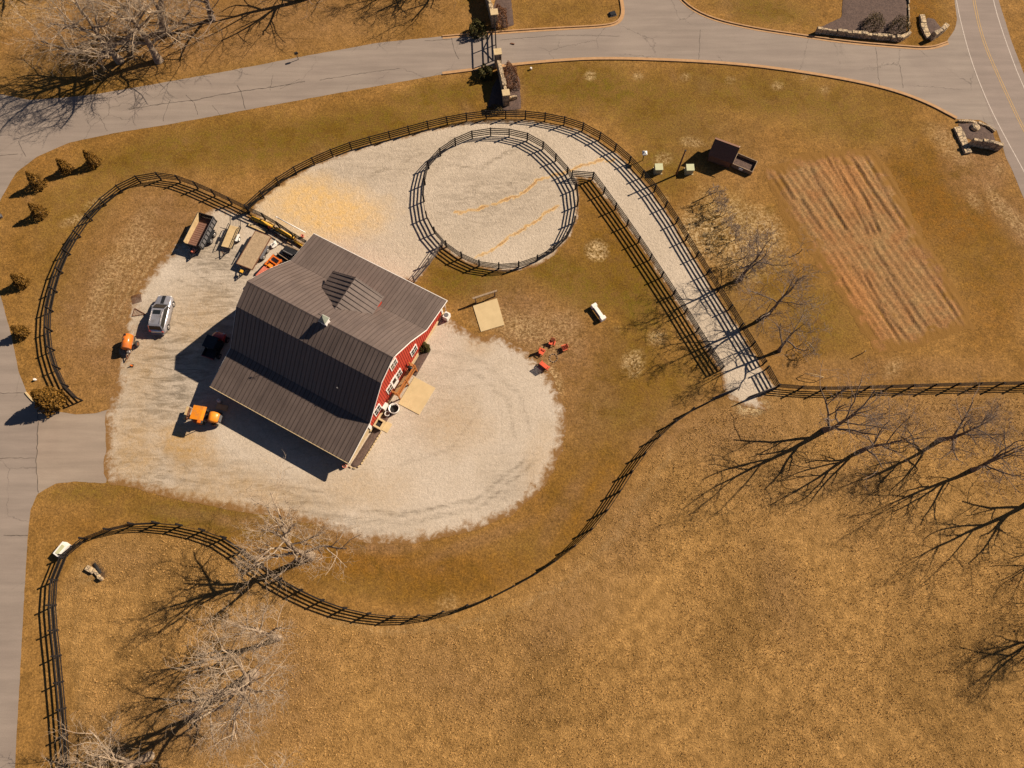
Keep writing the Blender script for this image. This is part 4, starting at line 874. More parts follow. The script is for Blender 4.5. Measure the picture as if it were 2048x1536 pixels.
# ------------------------------------------------------------------ bare trees
def tree_mesh(seed, h, spread, trunk_frac=.28, r0=.26, limbs=7, sides=7, lean=(0, 0), dens=1., upr=0.):
    r = random.Random(seed); T, C = MB(), MB()
    def rv(): return Vector((r.gauss(0, 1), r.gauss(0, 1), r.gauss(0, 1)))
    def branch(p, d, L, rad, lvl):
        n = 6 if lvl < 2 else (4 if lvl == 2 else 3); pts = [p.copy()]; rs = [rad]; q = p.copy()
        for i in range(n):
            d = (d + rv() * (.17 if lvl < 2 else .22) + Vector((0, 0, .09 if lvl < 3 else .03))).normalized(); q = q + d * L / n; pts.append(q.copy()); rs.append(rad * (1 - (.6 if lvl < 4 else .7) * (i + 1) / n))
        (T if lvl < 2 else C).tube(pts, rs, 6 if lvl == 0 else 5 if lvl == 1 else 4 if lvl == 2 else 3, cap=False)
        if lvl >= 4: return
        k = max(2, int([0, 7, 7, 6][lvl] * dens + r.random()))
        for j in range(k):
            f = .22 + .78 * (j + r.random()) / k; f = min(f, .999); i = min(int(f * n), n - 1); t = f * n - i
            b = pts[i].lerp(pts[i + 1], t); dd = (pts[i + 1] - pts[i]).normalized(); s = dd.cross(rv()).normalized()
            nd = (dd * r.uniform(.45, .9) + s * r.uniform(.6, 1.)).normalized(); rr = rs[i] * (1 - t) + rs[i + 1] * t
            branch(b, nd, L * r.uniform(.40, .66), max(rr * r.uniform(.5, .7), .014), lvl + 1)
    # trunk
    tp = [Vector((0, 0, 0))]; tr = [r0 * 1.35]; d = Vector((lean[0], lean[1], 1)).normalized(); n = 6; Lt = h * .72
    for i in range(n):
        d = (d + Vector((r.gauss(0, .07), r.gauss(0, .07), .04))).normalized(); tp.append(tp[-1] + d * Lt / n); tr.append(r0 * (1 - .72 * (i + 1) / n))
    T.tube(tp, tr, 9, cap=False)
    for j in range(limbs):
        f = trunk_frac + (1 - trunk_frac) * (j + r.random() * .6) / limbs; f = min(f, .999); i = min(int(f * n), n - 1); t = f * n - i; b = tp[i].lerp(tp[i + 1], t)
        a = j * 2.4 + r.uniform(-.5, .5); up = r.uniform(.35, .8) + .4 * f + upr; nd = Vector((math.cos(a), math.sin(a), up)).normalized()
        branch(b, nd, spread * r.uniform(.75, 1.15) * (1.05 - .3 * f), (tr[i] * (1 - t) + tr[i + 1] * t) * r.uniform(.55, .8), 1)
    branch(tp[-1], d, h * .28, tr[-1] * .9, 1)
    a, b = T.mesh('tree_trunk'), C.mesh('tree_crown'); print('tree', seed, len(T.f), len(C.f)); return a, b
def make_tree(name, label, meshes, loc, rz, mats, scale=1., group='bare winter trees'):
    t = thing(name, label, 'tree', loc, rz, group); t.scale = (scale,) * 3
    a = link('trunk', meshes[0].copy(), mats[0], t); b = link('crown', meshes[1].copy(), mats[1], t); return t
def dup_tree(src, label, loc, rz, scale): return dup(src, loc, rz, label, scale)
T1 = tree_mesh(1, 14, 6.2, .22, .34, 10, dens=.85); T2 = tree_mesh(5, 12, 5.2, .3, .34, 9, dens=.86); T6 = tree_mesh(31, 13, 5.4, .3, .38, 9, dens=.84); T3 = tree_mesh(9, 13, 7.6, .08, .27, 8, lean=(-.05, .05), dens=.62, upr=.75); T4 = tree_mesh(14, 8, 4.0, .25, .18, 5, lean=(.1, 0), dens=.75)
pale, grey = ('bark', 'twig'), ('bark2', 'twig2')
s1 = make_tree('bare_tree', 'pale barked bare tree standing over the curved fence below the gravel lot', T6, at(622, 1112), .3, pale, .95)
s5 = make_tree('bare_tree', 'dense pale bare tree low over the road bank at the top left', T1, at(318, 122), 1.1, pale, 1.)
s3 = make_tree('bare_tree', 'leftmost grey bare tree of the right hand group, below the straight fence', T3, at(1648, 860), 2.2, grey, .92)
s4 = make_tree('bare_tree', 'upper of three small crooked trees leaning over the sandy lane', T4, at(1480, 560), 1.0, grey, 1.1)
s2 = make_tree('bare_tree', 'widest pale bare tree in the lower left, inside the curved fence', T2, at(508, 1348), 1.2, pale, 1.15)
dup_tree(s2, 'small pale bare tree just above and right of the widest lower left tree', at(557, 1276), 3.9, .72)
dup_tree(s1, 'pale bare tree at the lower left corner reaching over the fence bottom', at(300, 1512), 2.6, .85)
dup_tree(s2, 'short pale bare tree cut by the bottom edge right of the widest one', at(590, 1560), 5.0, .8)
dup_tree(s2, 'pale bare tree out past the bottom edge on the left', at(430, 1640), 2.0, .9)
dup_tree(s5, 'broadest pale bare tree at the upper left corner, its shadow on the road', at(240, 122), 4.1, 1.)
dup_tree(s2, 'dense pale bare tree between the upper left corner tree and the road bank tree', at(330, 60), 2.2, 1.15)
dup_tree(s3, 'crooked dark bare tree at the top left, third from the left edge', at(425, 40), 5.2, .95)
dup_tree(s3, 'bare tree at the top edge whose long shadow fans to the road', at(612, -4), .9, 1.05)
dup_tree(s5, 'bare tree beyond the top edge left of the stone wall', at(905, -60), 5.5, .9)
dup_tree(s3, 'bare tree beyond the top edge between the two top lawn shadows', at(750, -75), 3.3, .85)
dup_tree(s5, 'bare tree off the upper left corner', at(20, -30), .5, 1.)
dup_tree(s3, 'second grey bare tree of the right hand group, close right of the leftmost', at(1722, 902), 4.4, .7)
dup_tree(s5, 'grey bare tree in the middle of the right hand group', at(1880, 880), 5.0, .62)
dup_tree(s3, 'grey bare tree in the right hand group under the one nearest the straight fence', at(1945, 940), .4, .75)
dup_tree(s3, 'bare tree at the right edge whose dark shadow reaches into the meadow', at(2065, 1000), 1.6, .85)
dup_tree(s3, 'bare tree beyond the right edge, lower', at(2150, 1070), 3.0, .6)
dup_tree(s5, 'bare tree beyond the right edge, lowest, with shadow by the meadow corner', at(2170, 1225), 2.2, .72)
for o in list(COL.objects):
    if o.name.startswith('bare_tree') and o.location.y > 50: o.scale = (o.scale[0] * 1.28, o.scale[1] * 1.28, o.scale[2] * .80)
    if o.get('label') in ('grey bare tree in the middle of the right hand group',):
        for c in o.children: c.data = c.data.copy(); c.data.materials[0] = G['bark2' if 'trunk' in c.name else 'twig2']
dup_tree(s4, 'middle one of three small crooked trees leaning over the sandy lane', at(1530, 632), 4.4, 1.2)
dup_tree(s4, 'lower one of three small crooked trees leaning over the sandy lane', at(1558, 702), 2.5, 1.0)
T5 = tree_mesh(21, 2.2, 1.3, .1, .04, 7, dens=.6)
b1 = make_tree('bare_shrub', 'dark tangled bramble beside the outer lane fence, topmost of the row', T5, at(1425, 405), 0, grey, 1., 'leafless brambles by the lane')
for (x, y, z_, s, lb) in ((1440, 430, 1., 1.1, 'dark bramble below the topmost one beside the outer lane fence'), (1470, 480, 2., 1.1, 'bramble in the pale grass patch, midway down the row'), (1490, 515, 3., 1.3, 'thick bramble at the lower end of the pale grass patch'), (1500, 545, 4., 1.1, 'bramble right above the upper crooked lane tree'),
                       (1612, 708, 5., .8, 'bramble on the small garden trellis near the lane end'), (1455, 455, 2.7, .9, 'bramble third from the top beside the outer lane fence')):
    dup(b1, at(x, y), z_, lb, s)

# ------------------------------------------------------------------ garden frames and small things
def arch(label, a, b, h, mat='wood', group='bent garden trellises'):
    p, q = at(*a), at(*b); L = (q - p).length; t = thing('garden_trellis', label, 'trellis', p, math.atan2(q.y - p.y, q.x - p.x), group)
    MB().tube([(0, 0, 0), (0, 0, h * .8), (L * .25, 0, h), (L * .75, 0, h), (L, 0, h * .8), (L, 0, 0)], .035, 6).obj('hoop', mat, t)
    MB().tube([(0, 0, h * .5), (L, 0, h * .5)], .02, 5).obj('wire', 'grey', t); return t
arch('dark hooped trellis at the top end of the bramble row', (1408, 396), (1432, 384), 1.5, 'bark2'); arch('dark hooped trellis second in the bramble row', (1430, 415), (1448, 430), 1.4, 'bark2'); arch('dark hooped trellis halfway down the bramble row', (1452, 446), (1468, 436), 1.3, 'bark2')
arch('pale pipe trellis near the lane end beside the garden', (1600, 690), (1618, 708), 1.5, 'lightplank'); arch('lower pale pipe trellis just above the straight fence', (1606, 750), (1642, 758), .8, 'lightplank')
for x, y, lb in ((1598, 506, 'thin wooden stake at the left edge of the garden plot'), (1722, 708, 'thin wooden stake below the garden plot near the straight fence')):
    t = thing('wooden_stake', lb, 'stake', at(x, y)); MB().box((0, 0, .45), (.07, .07, .9)).obj('shaft', 'wood', t); MB().box((0, 0, .92), (.09, .09, .04)).obj('cap', 'wood', t)
# pole and yard light
po = thing('utility_pole', 'slim dark pole standing between the two green utility boxes', 'pole', at(1352, 350)); MB().tube([(0, 0, 0), (0, 0, 4.5)], [.11, .08], 10).obj('shaft', 'rust', po); MB().tube([(0, 0, 4.5), (0, 0, 4.58)], [.12, .1], 10).obj('cap', 'black', po)
yl = thing('bird_feeder', 'small white bird feeder on a post outside the outer arena fence', 'feeder', at(1285, 321)); MB().tube([(0, 0, 0), (0, 0, 1.2)], .045, 8).obj('post', 'black', yl); MB().box((0, 0, 1.3), (.4, .4, .25)).obj('box', 'white', yl, bevel=.02)
m = MB(); k = [(a * .28, b * .28, 1.44) for a, b in ((-1, -1), (1, -1), (1, 1), (-1, 1))]
for i in range(4): m.poly([k[i], k[(i + 1) % 4], (0, 0, 1.7)])
m.poly(k[::-1]).obj('feeder_roof', 'white', yl)
for i, (x, y, lb) in enumerate(((1315, 342, 'pale green utility box left of the slim pole'), (1377, 343, 'pale green utility box right of the slim pole'))):
    t = thing('utility_box', lb, 'utility box', at(x, y), .02, 'pale green utility boxes'); MB().box((0, 0, .4), (.86, .82, .8)).obj('cabinet', 'palegreen', t, bevel=.03); MB().box((0, -.02, .83), (.92, .9, .07)).obj('lid', 'palegreen', t, bevel=.015); MB().box((0, 0, .03), (1.0, .98, .06)).obj('base', 'conc', t)
# small shed with run
sr = math.atan2(*(at(1480, 296, 2) - at(1425, 276, 2)).yx)
sh_ = thing('garden_shed', 'dark brown gabled shed with shingle roof beside the garden', 'shed', at(1441, 316), sr); sh_.scale = (.9,) * 3
MB().box((0, 0, .95), (2.9, 2.1, 1.9)).obj('wall', 'shingle', sh_)
for sg in (-1, 1):
    m = MB(); quad3(m, (-1.65, 0, 3.0), (1.65, 0, 3.0), (1.65, sg * 1.45, 1.55), (-1.65, sg * 1.45, 1.55), .08); m.obj('roof', 'shingle', sh_)
for u in (-1.45, 1.3): MB().prism([(-1.05, 1.85), (1.05, 1.85), (0, 2.86)], 0, u, u + .15).obj('gable', 'shingle', sh_)
MB().box((-1.5, -.3, .9), (.06, .8, 1.6)).obj('door', 'grey', sh_); MB().box((1.62, .1, 2.2), (.05, 1.6, .08)).obj('rake_trim', 'white', sh_)
rn = thing('raised_planter', 'open wooden raised planter frame adjoining the brown shed', 'planter', at(1487, 331), sr - .06)
for sg in (-1, 1): MB().box((0, sg * .8, .3), (2.5, .07, .6)).obj('side_board', 'wood', rn)
for sg in (-1, 1): MB().box((sg * 1.22, 0, .3), (.07, 1.52, .6)).obj('end_board', 'wood', rn)
MB().box((0, 0, .12), (2.36, 1.5, .2)).obj('soil', 'mulch', rn); MB().box((-.1, -.9, .35), (.5, .12, .3)).obj('hinge_box', 'white', rn)
# hitching rail and pad
q = [at(*p) for p in ((946, 612), (994, 597), (1009, 650), (962, 664))]
m = MB(); m.loft([[(p.x, p.y, .0) for p in q], [(p.x, p.y, .07) for p in q]], False).obj('concrete_pad', 'conc', kind='structure')
a, b = at(949, 606), at(992, 592); L = (b - a).length
hr = thing('hitching_rail', 'grey timber hitching rail behind the square concrete pad', 'rail', a, math.atan2(b.y - a.y, b.x - a.x))
for x in (.15, L - .15): MB().box((x, 0, .6), (.14, .14, 1.2)).obj('post', 'wood', hr)
MB().box((L / 2, 0, 1.25), (L + .3, .2, .14)).obj('crossbeam', 'wood', hr)
# white bench
wb = thing('white_bench', 'white slab bench alone on the lawn beside the inner lane fence', 'bench', at(1196, 627), math.atan2(*(at(1206, 637) - at(1182, 603)).yx))
MB().box((0, 0, .5), (1.5, .42, .1)).obj('seat', 'white', wb, bevel=.02)
for sg in (-1, 1): MB().box((sg * .85, 0, .32), (.4, .62, .64)).obj('end_block', 'white', wb, bevel=.04)
MB().box((0, -.24, .28), (1.3, .06, .4)).obj('panel', 'grey', wb)
# fire circle chairs
def armchair(label, px, py, rz, wd=.6, name='garden_chair', cat='chair', group='coral garden chairs round the fire circle'):
    t = thing(name, label, cat, at(px, py), rz, group); n = max(4, int(wd / .13))
    m = MB(); m.box((0, .02, .38), (wd, .52, .05)); m.obj('seat', 'coral', t, bevel=.01)
    m = MB()
    for i in range(n):
        x = -wd / 2 + wd * (i + .5) / n; m.box((x, -.36, .72), (wd / n * .8, .03, .75), 0, R(15))
    m.obj('backrest', 'coral', t)
    for sg in (-1, 1): MB().box((sg * (wd / 2 + .05), 0, .58), (.13, .62, .035)).obj('armrest', 'coral', t)
    for sx in (-1, 1):
        for sy in (-1, 1): MB().box((sx * (wd / 2 + .05), sy * .22, .28), (.06, .08, .56)).obj('leg', 'coral', t)
    t.scale = (.8,) * 3; return t
armchair('coral red chair at the back of the fire circle', 1104, 688, R(165)); armchair('coral red chair on the right of the fire circle', 1128, 698, R(110)); armchair('coral red chair on the left of the fire circle', 1084, 706, R(-120))
armchair('wide coral red slatted bench at the gravel edge of the fire circle', 1089, 733, R(-40), 1.15, 'garden_bench', 'bench', None)
fc = thing('fire_ring', 'ring of small grey stones between the coral chairs', 'fire ring', at(1107, 716)); m = MB()
for i in range(11): a = i * 2 * math.pi / 11; m.box((math.cos(a) * .42, math.sin(a) * .45, .04), (.17, .12, .08), a + 1.3)
m.obj('stone', 'bark', fc, bevel=.03)
# white box by the lower left fence, lawn boxes
wbx = thing('well_cover', 'white slatted box outside the lower left fence corner by the road', 'box', at(130, 1100), heading((122, 1110), (140, 1088)))
MB().box((0, 0, .38), (1.35, .72, .76)).obj('case', 'white', wbx, bevel=.03); MB().box((0, 0, .78), (.95, .35, .04)).obj('lid', 'palegreen', wbx, bevel=.01)
t = thing('drain_box', 'dark meter cover set in the lawn near the top junction', 'utility cover', at(1225, 29), .3); MB().box((0, 0, .12), (.75, .62, .24)).obj('lid', 'black', t, bevel=.03); MB().box((0, 0, .05), (.85, .72, .1)).obj('collar', 'grey', t)
t = thing('mailbox', 'small dark mailbox by the north road verge', 'mailbox', at(597, 119), .3); MB().box((0, 0, .45), (.08, .08, .9)).obj('post', 'wood', t); MB().box((0, 0, 1.0), (.45, .25, .25)).obj('box', 'black', t, bevel=.04)
for x, y, lb in ((72, 760, 'white lawn marker near the big bronze evergreen'), (1062, 139, 'white lawn marker beside the south kerb near the gate')):
    t = thing('lawn_marker', lb, 'marker', at(x, y)); MB().tube([(0, 0, 0), (0, 0, .3)], .12, 10).obj('cap', 'white', t)
t = thing('sign_frame', 'dark metal frame at the left picture edge on the lawn', 'frame', at(2, 438), .5); MB().tube([(-.4, 0, .3), (.35, 0, .3), (.35, .5, .3), (-.4, .5, .3), (-.4, 0, .3)], .03, 5).obj('frame', 'black', t); MB().box((-.03, .25, .15), (.6, .4, .25)).obj('base', 'grey', t)
# harrow parts on the gravel edge
t = thing('chain_harrow', 'rusty triangular chain harrow lying left of the silver car', 'harrow', at(279, 627), R(-10)); m = MB()
tri = [(-.65, .48), (.7, .02), (-.62, -.45)]
for (a, b), (c, d) in zip(tri, tri[1:] + tri[:1]): m.bar((a, b, .06), (c, d, .06), .06)
for i in range(1, 9): f = i / 9; m.bar((-.65 + 1.33 * f, .46 * (1 - f) + .01, .05), (-.62 + 1.33 * f, -.43 * (1 - f), .05), .03)
m.obj('tine_frame', 'rust', t)
t = thing('drag_mat', 'crumpled rusty drag mat above the triangular harrow', 'drag mat', at(274, 598), .3); m = MB()
for i in range(9): m.bar((-.5, -.5 + i * .125, .04), (.5 - abs(i - 4) * .05, -.5 + i * .125 + .04, .04), .022); m.bar((-.5 + i * .12, -.5, .06), (-.46 + i * .12, .5, .06), .022)
m.obj('mesh', 'rust', t)
t = thing('metal_bar', 'small dark metal bar dropped on the road near the gate', 'bar', at(1025, 88), R(-18)); MB().box((0, 0, .05), (.5, .14, .08)).box((.1, 0, .1), (.12, .1, .05)).obj('bar', 'rust', t)

# ------------------------------------------------------------------ vehicles and machinery
def rr(w, h, z0, x, inset=.0, top=None, crown=.0):   # rounded cross section at x
    t_ = top or w; return [(x, -w, z0), (x, -w * 1.0, z0 + (h - z0) * .55), (x, -t_, h - .05), (x, -t_ * .86, h), (x, 0, h + crown), (x, t_ * .86, h), (x, t_, h - .05), (x, w, z0 + (h - z0) * .55), (x, w, z0)]
sv = thing('car', 'silver car with dark hood stripe parked on the gravel left of the barn', 'car', at(329, 633), R(86.5)); sv.scale = (.95,) * 3
st = [(-2.28, .70, .62, .55), (-2.2, .84, .98, .38), (-1.9, .92, 1.06, .30), (-.6, .95, 1.04, .26), (.6, .95, 1.04, .26), (1.0, .95, 1.06, .26), (1.5, .93, 1.02, .28), (2.0, .86, .94, .32), (2.22, .74, .84, .38), (2.30, .58, .62, .45)]
MB().loft([rr(w_, h_, z_, x, top=w_ * .93, crown=.03) for x, w_, h_, z_ in st]).obj('body', 'silver', sv)
cab = [(-2.06, .74, 1.06, .70), (-1.75, .70, 1.58, .62), (-1.2, .72, 1.68, .60), (.1, .72, 1.66, .60), (.42, .70, 1.58, .60), (1.05, .78, 1.07, .74)]
MB().loft([[(x, -.80, 1.0), (x, -w_, h_ - .02), (x, -w_ * .9, h_), (x, w_ * .9, h_), (x, w_, h_ - .02), (x, .80, 1.0)] for x, w_, h_, _ in cab], False).obj('window', 'glass', sv)
MB().loft([[(x, -w_, h_ - .05), (x, -w_ * .94, h_ + .03), (x, w_ * .94, h_ + .03), (x, w_, h_ - .05)] for x, w_, h_ in ((-1.82, .64, 1.56), (-1.6, .70, 1.64), (-1.2, .73, 1.68), (.05, .73, 1.67), (.30, .69, 1.61))], False).obj('roof', 'silver', sv, bevel=.012)
for sg in (-1, 1):
    MB().bar((.28, sg * .70, 1.62), (1.08, sg * .80, 1.08), .07, .05).bar((-1.75, sg * .68, 1.58), (-2.08, sg * .76, 1.08), .09, .05).obj('pillar', 'silver', sv)
    MB().bar((-1.5, sg * .60, 1.75), (-.1, sg * .60, 1.74), .04, .05).obj('roof_rail', 'chrome', sv); MB().box((.75, sg * 1.02, 1.08), (.2, .16, .14)).obj('mirror', 'silver', sv, bevel=.03)
    MB().box((2.12, sg * .62, .80), (.22, .26, .12)).obj('headlight', 'white', sv, bevel=.03); MB().box((-2.22, sg * .72, .9), (.1, .18, .26)).obj('tail_light', 'redp', sv, bevel=.02)
    for x in (-1.38, 1.42): add_wheel(sv, (x, sg * .84, .36), .36, .24)
MB().loft([[(x, -.2, z), (x, .2, z), (x, .2, z + .012), (x, -.2, z + .012)] for x, z in ((1.12, 1.092), (1.5, 1.052), (2.0, .972), (2.18, .89))], False).obj('hood_stripe', 'black', sv)
MB().box((-.18, 0, 1.712), (.5, .85, .02)).obj('sunroof', 'glass', sv); MB().box((-2.32, 0, .48), (.16, 1.5, .12)).obj('bumper', 'chrome', sv, bevel=.02)

def tyre_pair(t, x, y, r, w_, rim='grey'):
    for sg in (-1, 1): add_wheel(t, (x, sg * y, r), r, w_, rim)
# dump trailer
ang = math.atan2(*(at(418, 430, .7) - at(388, 490, .7)).yx)
dt = thing('dump_trailer', 'black dump trailer with high sides and brown bed, leftmost by the fence', 'trailer', at(409, 472), ang)
MB().box((0, 0, .72), (3.7, 1.75, .08)).obj('bed', M('brown bed boards', (.19, .10, .072), (.15, .078, .055), 4, .85), dt)
m = MB()
for i in range(14): m.box((-1.7 + i * .26, 0, .77), (.04, 1.7, .02))
m.obj('bed_rib', 'rust', dt)
for sg, mt in ((1, 'lightplank'), (-1, 'black')): MB().box((0, sg * .92, 1.1), (3.8, .06, .85)).obj('side_panel', mt if sg > 0 else 'grey', dt)
MB().box((1.92, 0, 1.1), (.06, 1.78, .85)).obj('tailgate', 'black', dt); MB().box((-1.92, 0, .95), (.06, 1.78, .5)).obj('front_panel', 'black', dt)
for sg in (-1, 1):
    m = MB().box((0, sg * 1.0, 1.5), (3.8, .06, .05)).box((0, sg * .99, .7), (3.8, .08, .1))
    for i in range(8): m.box((-1.8 + i * .515, sg * .985, 1.1), (.05, .05, .8))
    m.obj('side_frame', 'black', dt); MB().box((-.1, sg * 1.16, .72), (1.7, .26, .05)).obj('fender', 'black', dt, bevel=.01)
for x in (-.5, .35): tyre_pair(dt, x, 1.16, .34, .2, 'chrome')
MB().bar((-1.9, .5, .5), (-3.1, 0, .5), .09).bar((-1.9, -.5, .5), (-3.1, 0, .5), .09).obj('drawbar', 'black', dt); MB().box((-2.35, 0, .62), (.4, .35, .25)).obj('battery_box', 'salmon', dt, bevel=.03)
# small utility trailer
ang = math.atan2(*(at(473, 447, .5) - at(455, 490, .5)).yx)
ut = thing('utility_trailer', 'small utility trailer with pale plank bed and mesh ramp, middle of three', 'trailer', at(465, 478), ang)
MB().box((0, 0, .48), (2.7, 1.2, .06)).obj('bed', 'lightplank', ut)
for sg in (-1, 1):
    MB().box((0, sg * .66, .48), (2.8, .08, .12)).bar((-1.4, sg * .66, .85), (1.4, sg * .66, .85), .05).bar((-1.38, sg * .66, .5), (-1.38, sg * .66, .85), .05).bar((1.38, sg * .66, .5), (1.38, sg * .66, .85), .05).bar((0, sg * .66, .5), (0, sg * .66, .85), .05).obj('side_rail', 'black', ut)
    MB().box((0, sg * .86, .66), (.9, .26, .04)).obj('fender', 'grey' if sg > 0 else 'white', ut)
tyre_pair(ut, 0, .86, .3, .18, 'white')
m = MB(); m.bar((1.42, -.62, .5), (2.1, -.62, 1.2), .04).bar((1.42, .62, .5), (2.1, .62, 1.2), .04).bar((2.1, -.62, 1.2), (2.1, .62, 1.2), .04)
for i in range(7): y = -.55 + i * .18; m.bar((1.42, y, .5), (2.1, y, 1.2), .02)
m.obj('ramp', 'black', ut); MB().bar((-1.4, .45, .42), (-2.4, 0, .42), .07).bar((-1.4, -.45, .42), (-2.4, 0, .42), .07).obj('drawbar', 'black', ut); MB().tube([(-2.1, .12, .1), (-2.1, .12, .8)], .04, 8).obj('jack', 'rust', ut)
# flatbed
ang = math.atan2(*(at(530, 470, .7) - at(498, 525, .7)).yx)
ft = thing('flatbed_trailer', 'flatbed trailer with long weathered wood planks, nearest the barn', 'trailer', at(512, 506), ang)
m = MB()
for i in range(10): m.box((0, -.86 + i * .19, .68), (4.3, .18, .05 + (i % 3) * .004))
m.obj('bed', M('flatbed planks', (.38, .27, .165), (.27, .19, .115), 5, .85), ft)
MB().box((0, .99, .64), (4.4, .07, .14)).box((0, -.99, .64), (4.4, .07, .14)).box((-2.19, 0, .64), (.06, 1.9, .14)).box((2.19, 0, .64), (.06, 1.9, .14)).obj('frame', 'rust', ft)
for sg in (-1, 1): MB().box((.2, sg * 1.2, .66), (1.7, .28, .04)).obj('fender', 'black' if sg > 0 else 'grey', ft)
for x in (-.25, .65): tyre_pair(ft, x, 1.2, .34, .2, 'chrome')
MB().bar((1.0, 1.38, .62), (-1.9, 1.38, .45), .07).obj('ramp', 'chrome', ft)
MB().bar((-2.2, .5, .52), (-3.4, 0, .52), .09).bar((-2.2, -.5, .52), (-3.4, 0, .52), .09).obj('drawbar', 'black', ft); MB().box((-2.8, 0, .66), (.3, .28, .2)).obj('winch', 'yellow', ft)
# red tractor with loader by the barn eave
ang = math.atan2(*(at(560, 500, 1) - at(520, 545, 1)).yx)
tr = thing('red_tractor', 'faded red tractor with orange loader and black bucket under the barn eave', 'tractor', at(545, 545), ang)
MB().box((-.9, 0, 1.25), (1.5, .85, .5)).obj('hood', 'salmon', tr, bevel=.06); MB().box((-1.72, 0, 1.05), (.2, .9, .6)).obj('grille', 'redp', tr, bevel=.04)
MB().box((.2, 0, .95), (1.0, .8, .4)).obj('chassis', 'orange', tr, bevel=.03)
for sg in (-1, 1):
    MB().box((.75, sg * .55, 1.25), (1.5, .16, .16)).obj('loader_arm', 'orange', tr, bevel=.02)
    add_wheel(tr, (.1, sg * .72, .55), .55, .3, 'orange'); add_wheel(tr, (-1.3, sg * .62, .35), .35, .2, 'orange')
MB().box((.7, 0, 1.3), (.16, 1.0, .16)).box((1.35, 0, 1.1), (.16, 1.3, .2)).obj('crossbar', 'orange', tr, bevel=.02); MB().box((.25, 0, 1.2), (.45, .5, .12)).box((.02, 0, 1.45), (.1, .5, .45)).obj('seat', 'orange2', tr, bevel=.03)
m = MB(); m.prism([(1.5, .25), (2.3, .2), (2.25, .3), (1.65, .35), (1.6, .9), (1.5, .9)], 1, -.85, .85).obj('bucket', 'black', tr)
MB().box((2.0, 0, .45), (.06, 1.7, .5)).obj('bucket_lip', 'wood', tr)
# yellow poles and beams stacked along the fence
for i, (a, b, z, mt, lb, wd) in enumerate(((((505, 437), (548, 455)), 0, .18, 'yellow', 'thick yellow jump pole lying at the left end along the arena fence', .5), (((553, 459), (590, 478)), 0, .18, 'yellow', 'yellow jump pole lying in the middle along the arena fence', .42), (((590, 484), (612, 497)), 0, .2, 'yellow', 'yellow jump pole nearest the barn along the arena fence', .3),
                                  (((497, 450), (534, 466)), 0, .12, 'lightplank', 'tan timber beam lying below the left yellow pole', .26), (((518, 447), (560, 467)), 0, .12, 'black', 'black beam lying between the yellow poles and the tan beams', .28), (((538, 461), (575, 480)), 0, .16, 'grayrail', 'grey weathered beam below the middle yellow pole', .16), (((560, 470), (596, 488)), 0, .1, 'lightplank', 'short tan beam below the middle yellow pole', .12))):
    p, q = at(*a[0]), at(*a[1]); L = (q - p).length; t = thing('jump_pole' if mt == 'yellow' else 'timber_beam', lb, 'pole' if mt == 'yellow' else 'beam', p, math.atan2(q.y - p.y, q.x - p.x), 'poles and beams stored along the arena fence')
    if mt == 'yellow': MB().tube([(0, 0, z), (L, 0, z)], wd / 2, 8).obj('shaft', mt, t)
    else: MB().box((L / 2, 0, z), (L, wd, .12)).obj('board', mt, t)
    MB().box((.04, 0, z), (.1, wd + .04, .2)).box((L - .04, 0, z), (.1, wd + .04, .2)).obj('end_band', 'black', t)
a, b = at(560, 447), at(618, 478); L = (b - a).length; t = thing('white_pole', 'long white pole resting on the arena fence near the barn', 'pole', a, math.atan2(b.y - a.y, b.x - a.x)); MB().tube([(0, 0, 1.44), (L, 0, 1.44)], .06, 8).obj('shaft', 'white', t); MB().tube([(0, 0, 1.44), (.2, 0, 1.44)], .075, 8).obj('end_cap', 'white', t)
t = thing('feed_bag', 'crumpled white sack on the gravel right of the flatbed trailer', 'sack', at(549, 492), .6); MB().box((0, 0, .2), (.75, .55, .38)).box((.25, .3, .15), (.4, .3, .3), .5).obj('sack', 'white', t, bevel=.1); MB().box((0, 0, .42), (.3, .2, .06), .3).obj('tie', 'grey', t, bevel=.02)
for x, y, c, lb in ((606, 474, 'salmon', 'reddish bucket by the arena fence at the barn corner'), (591, 472, 'lightplank', 'tan bucket by the arena fence near the barn corner'), (540, 456, 'coral', 'small coral bucket between the stored beams')):
    t = thing('bucket', lb, 'bucket', at(x, y)); pot(.14, .18, .35, 12).obj('pail', c, t); MB().tube([(-.18, 0, .35), (0, 0, .5), (.18, 0, .35)], .012, 4).obj('handle', 'grey', t)
t = thing('box_blade', 'black box blade implement between flatbed trailer and tractor', 'implement', at(583, 508), BA); MB().box((0, 0, .35), (1.7, .9, .5)).obj('box', 'black', t, bevel=.02); MB().box((0, .55, .6), (1.6, .12, .1)).obj('toolbar', 'wood', t); MB().box((0, -.3, .75), (1.2, .1, .1)).obj('hitch', 'grey', t)
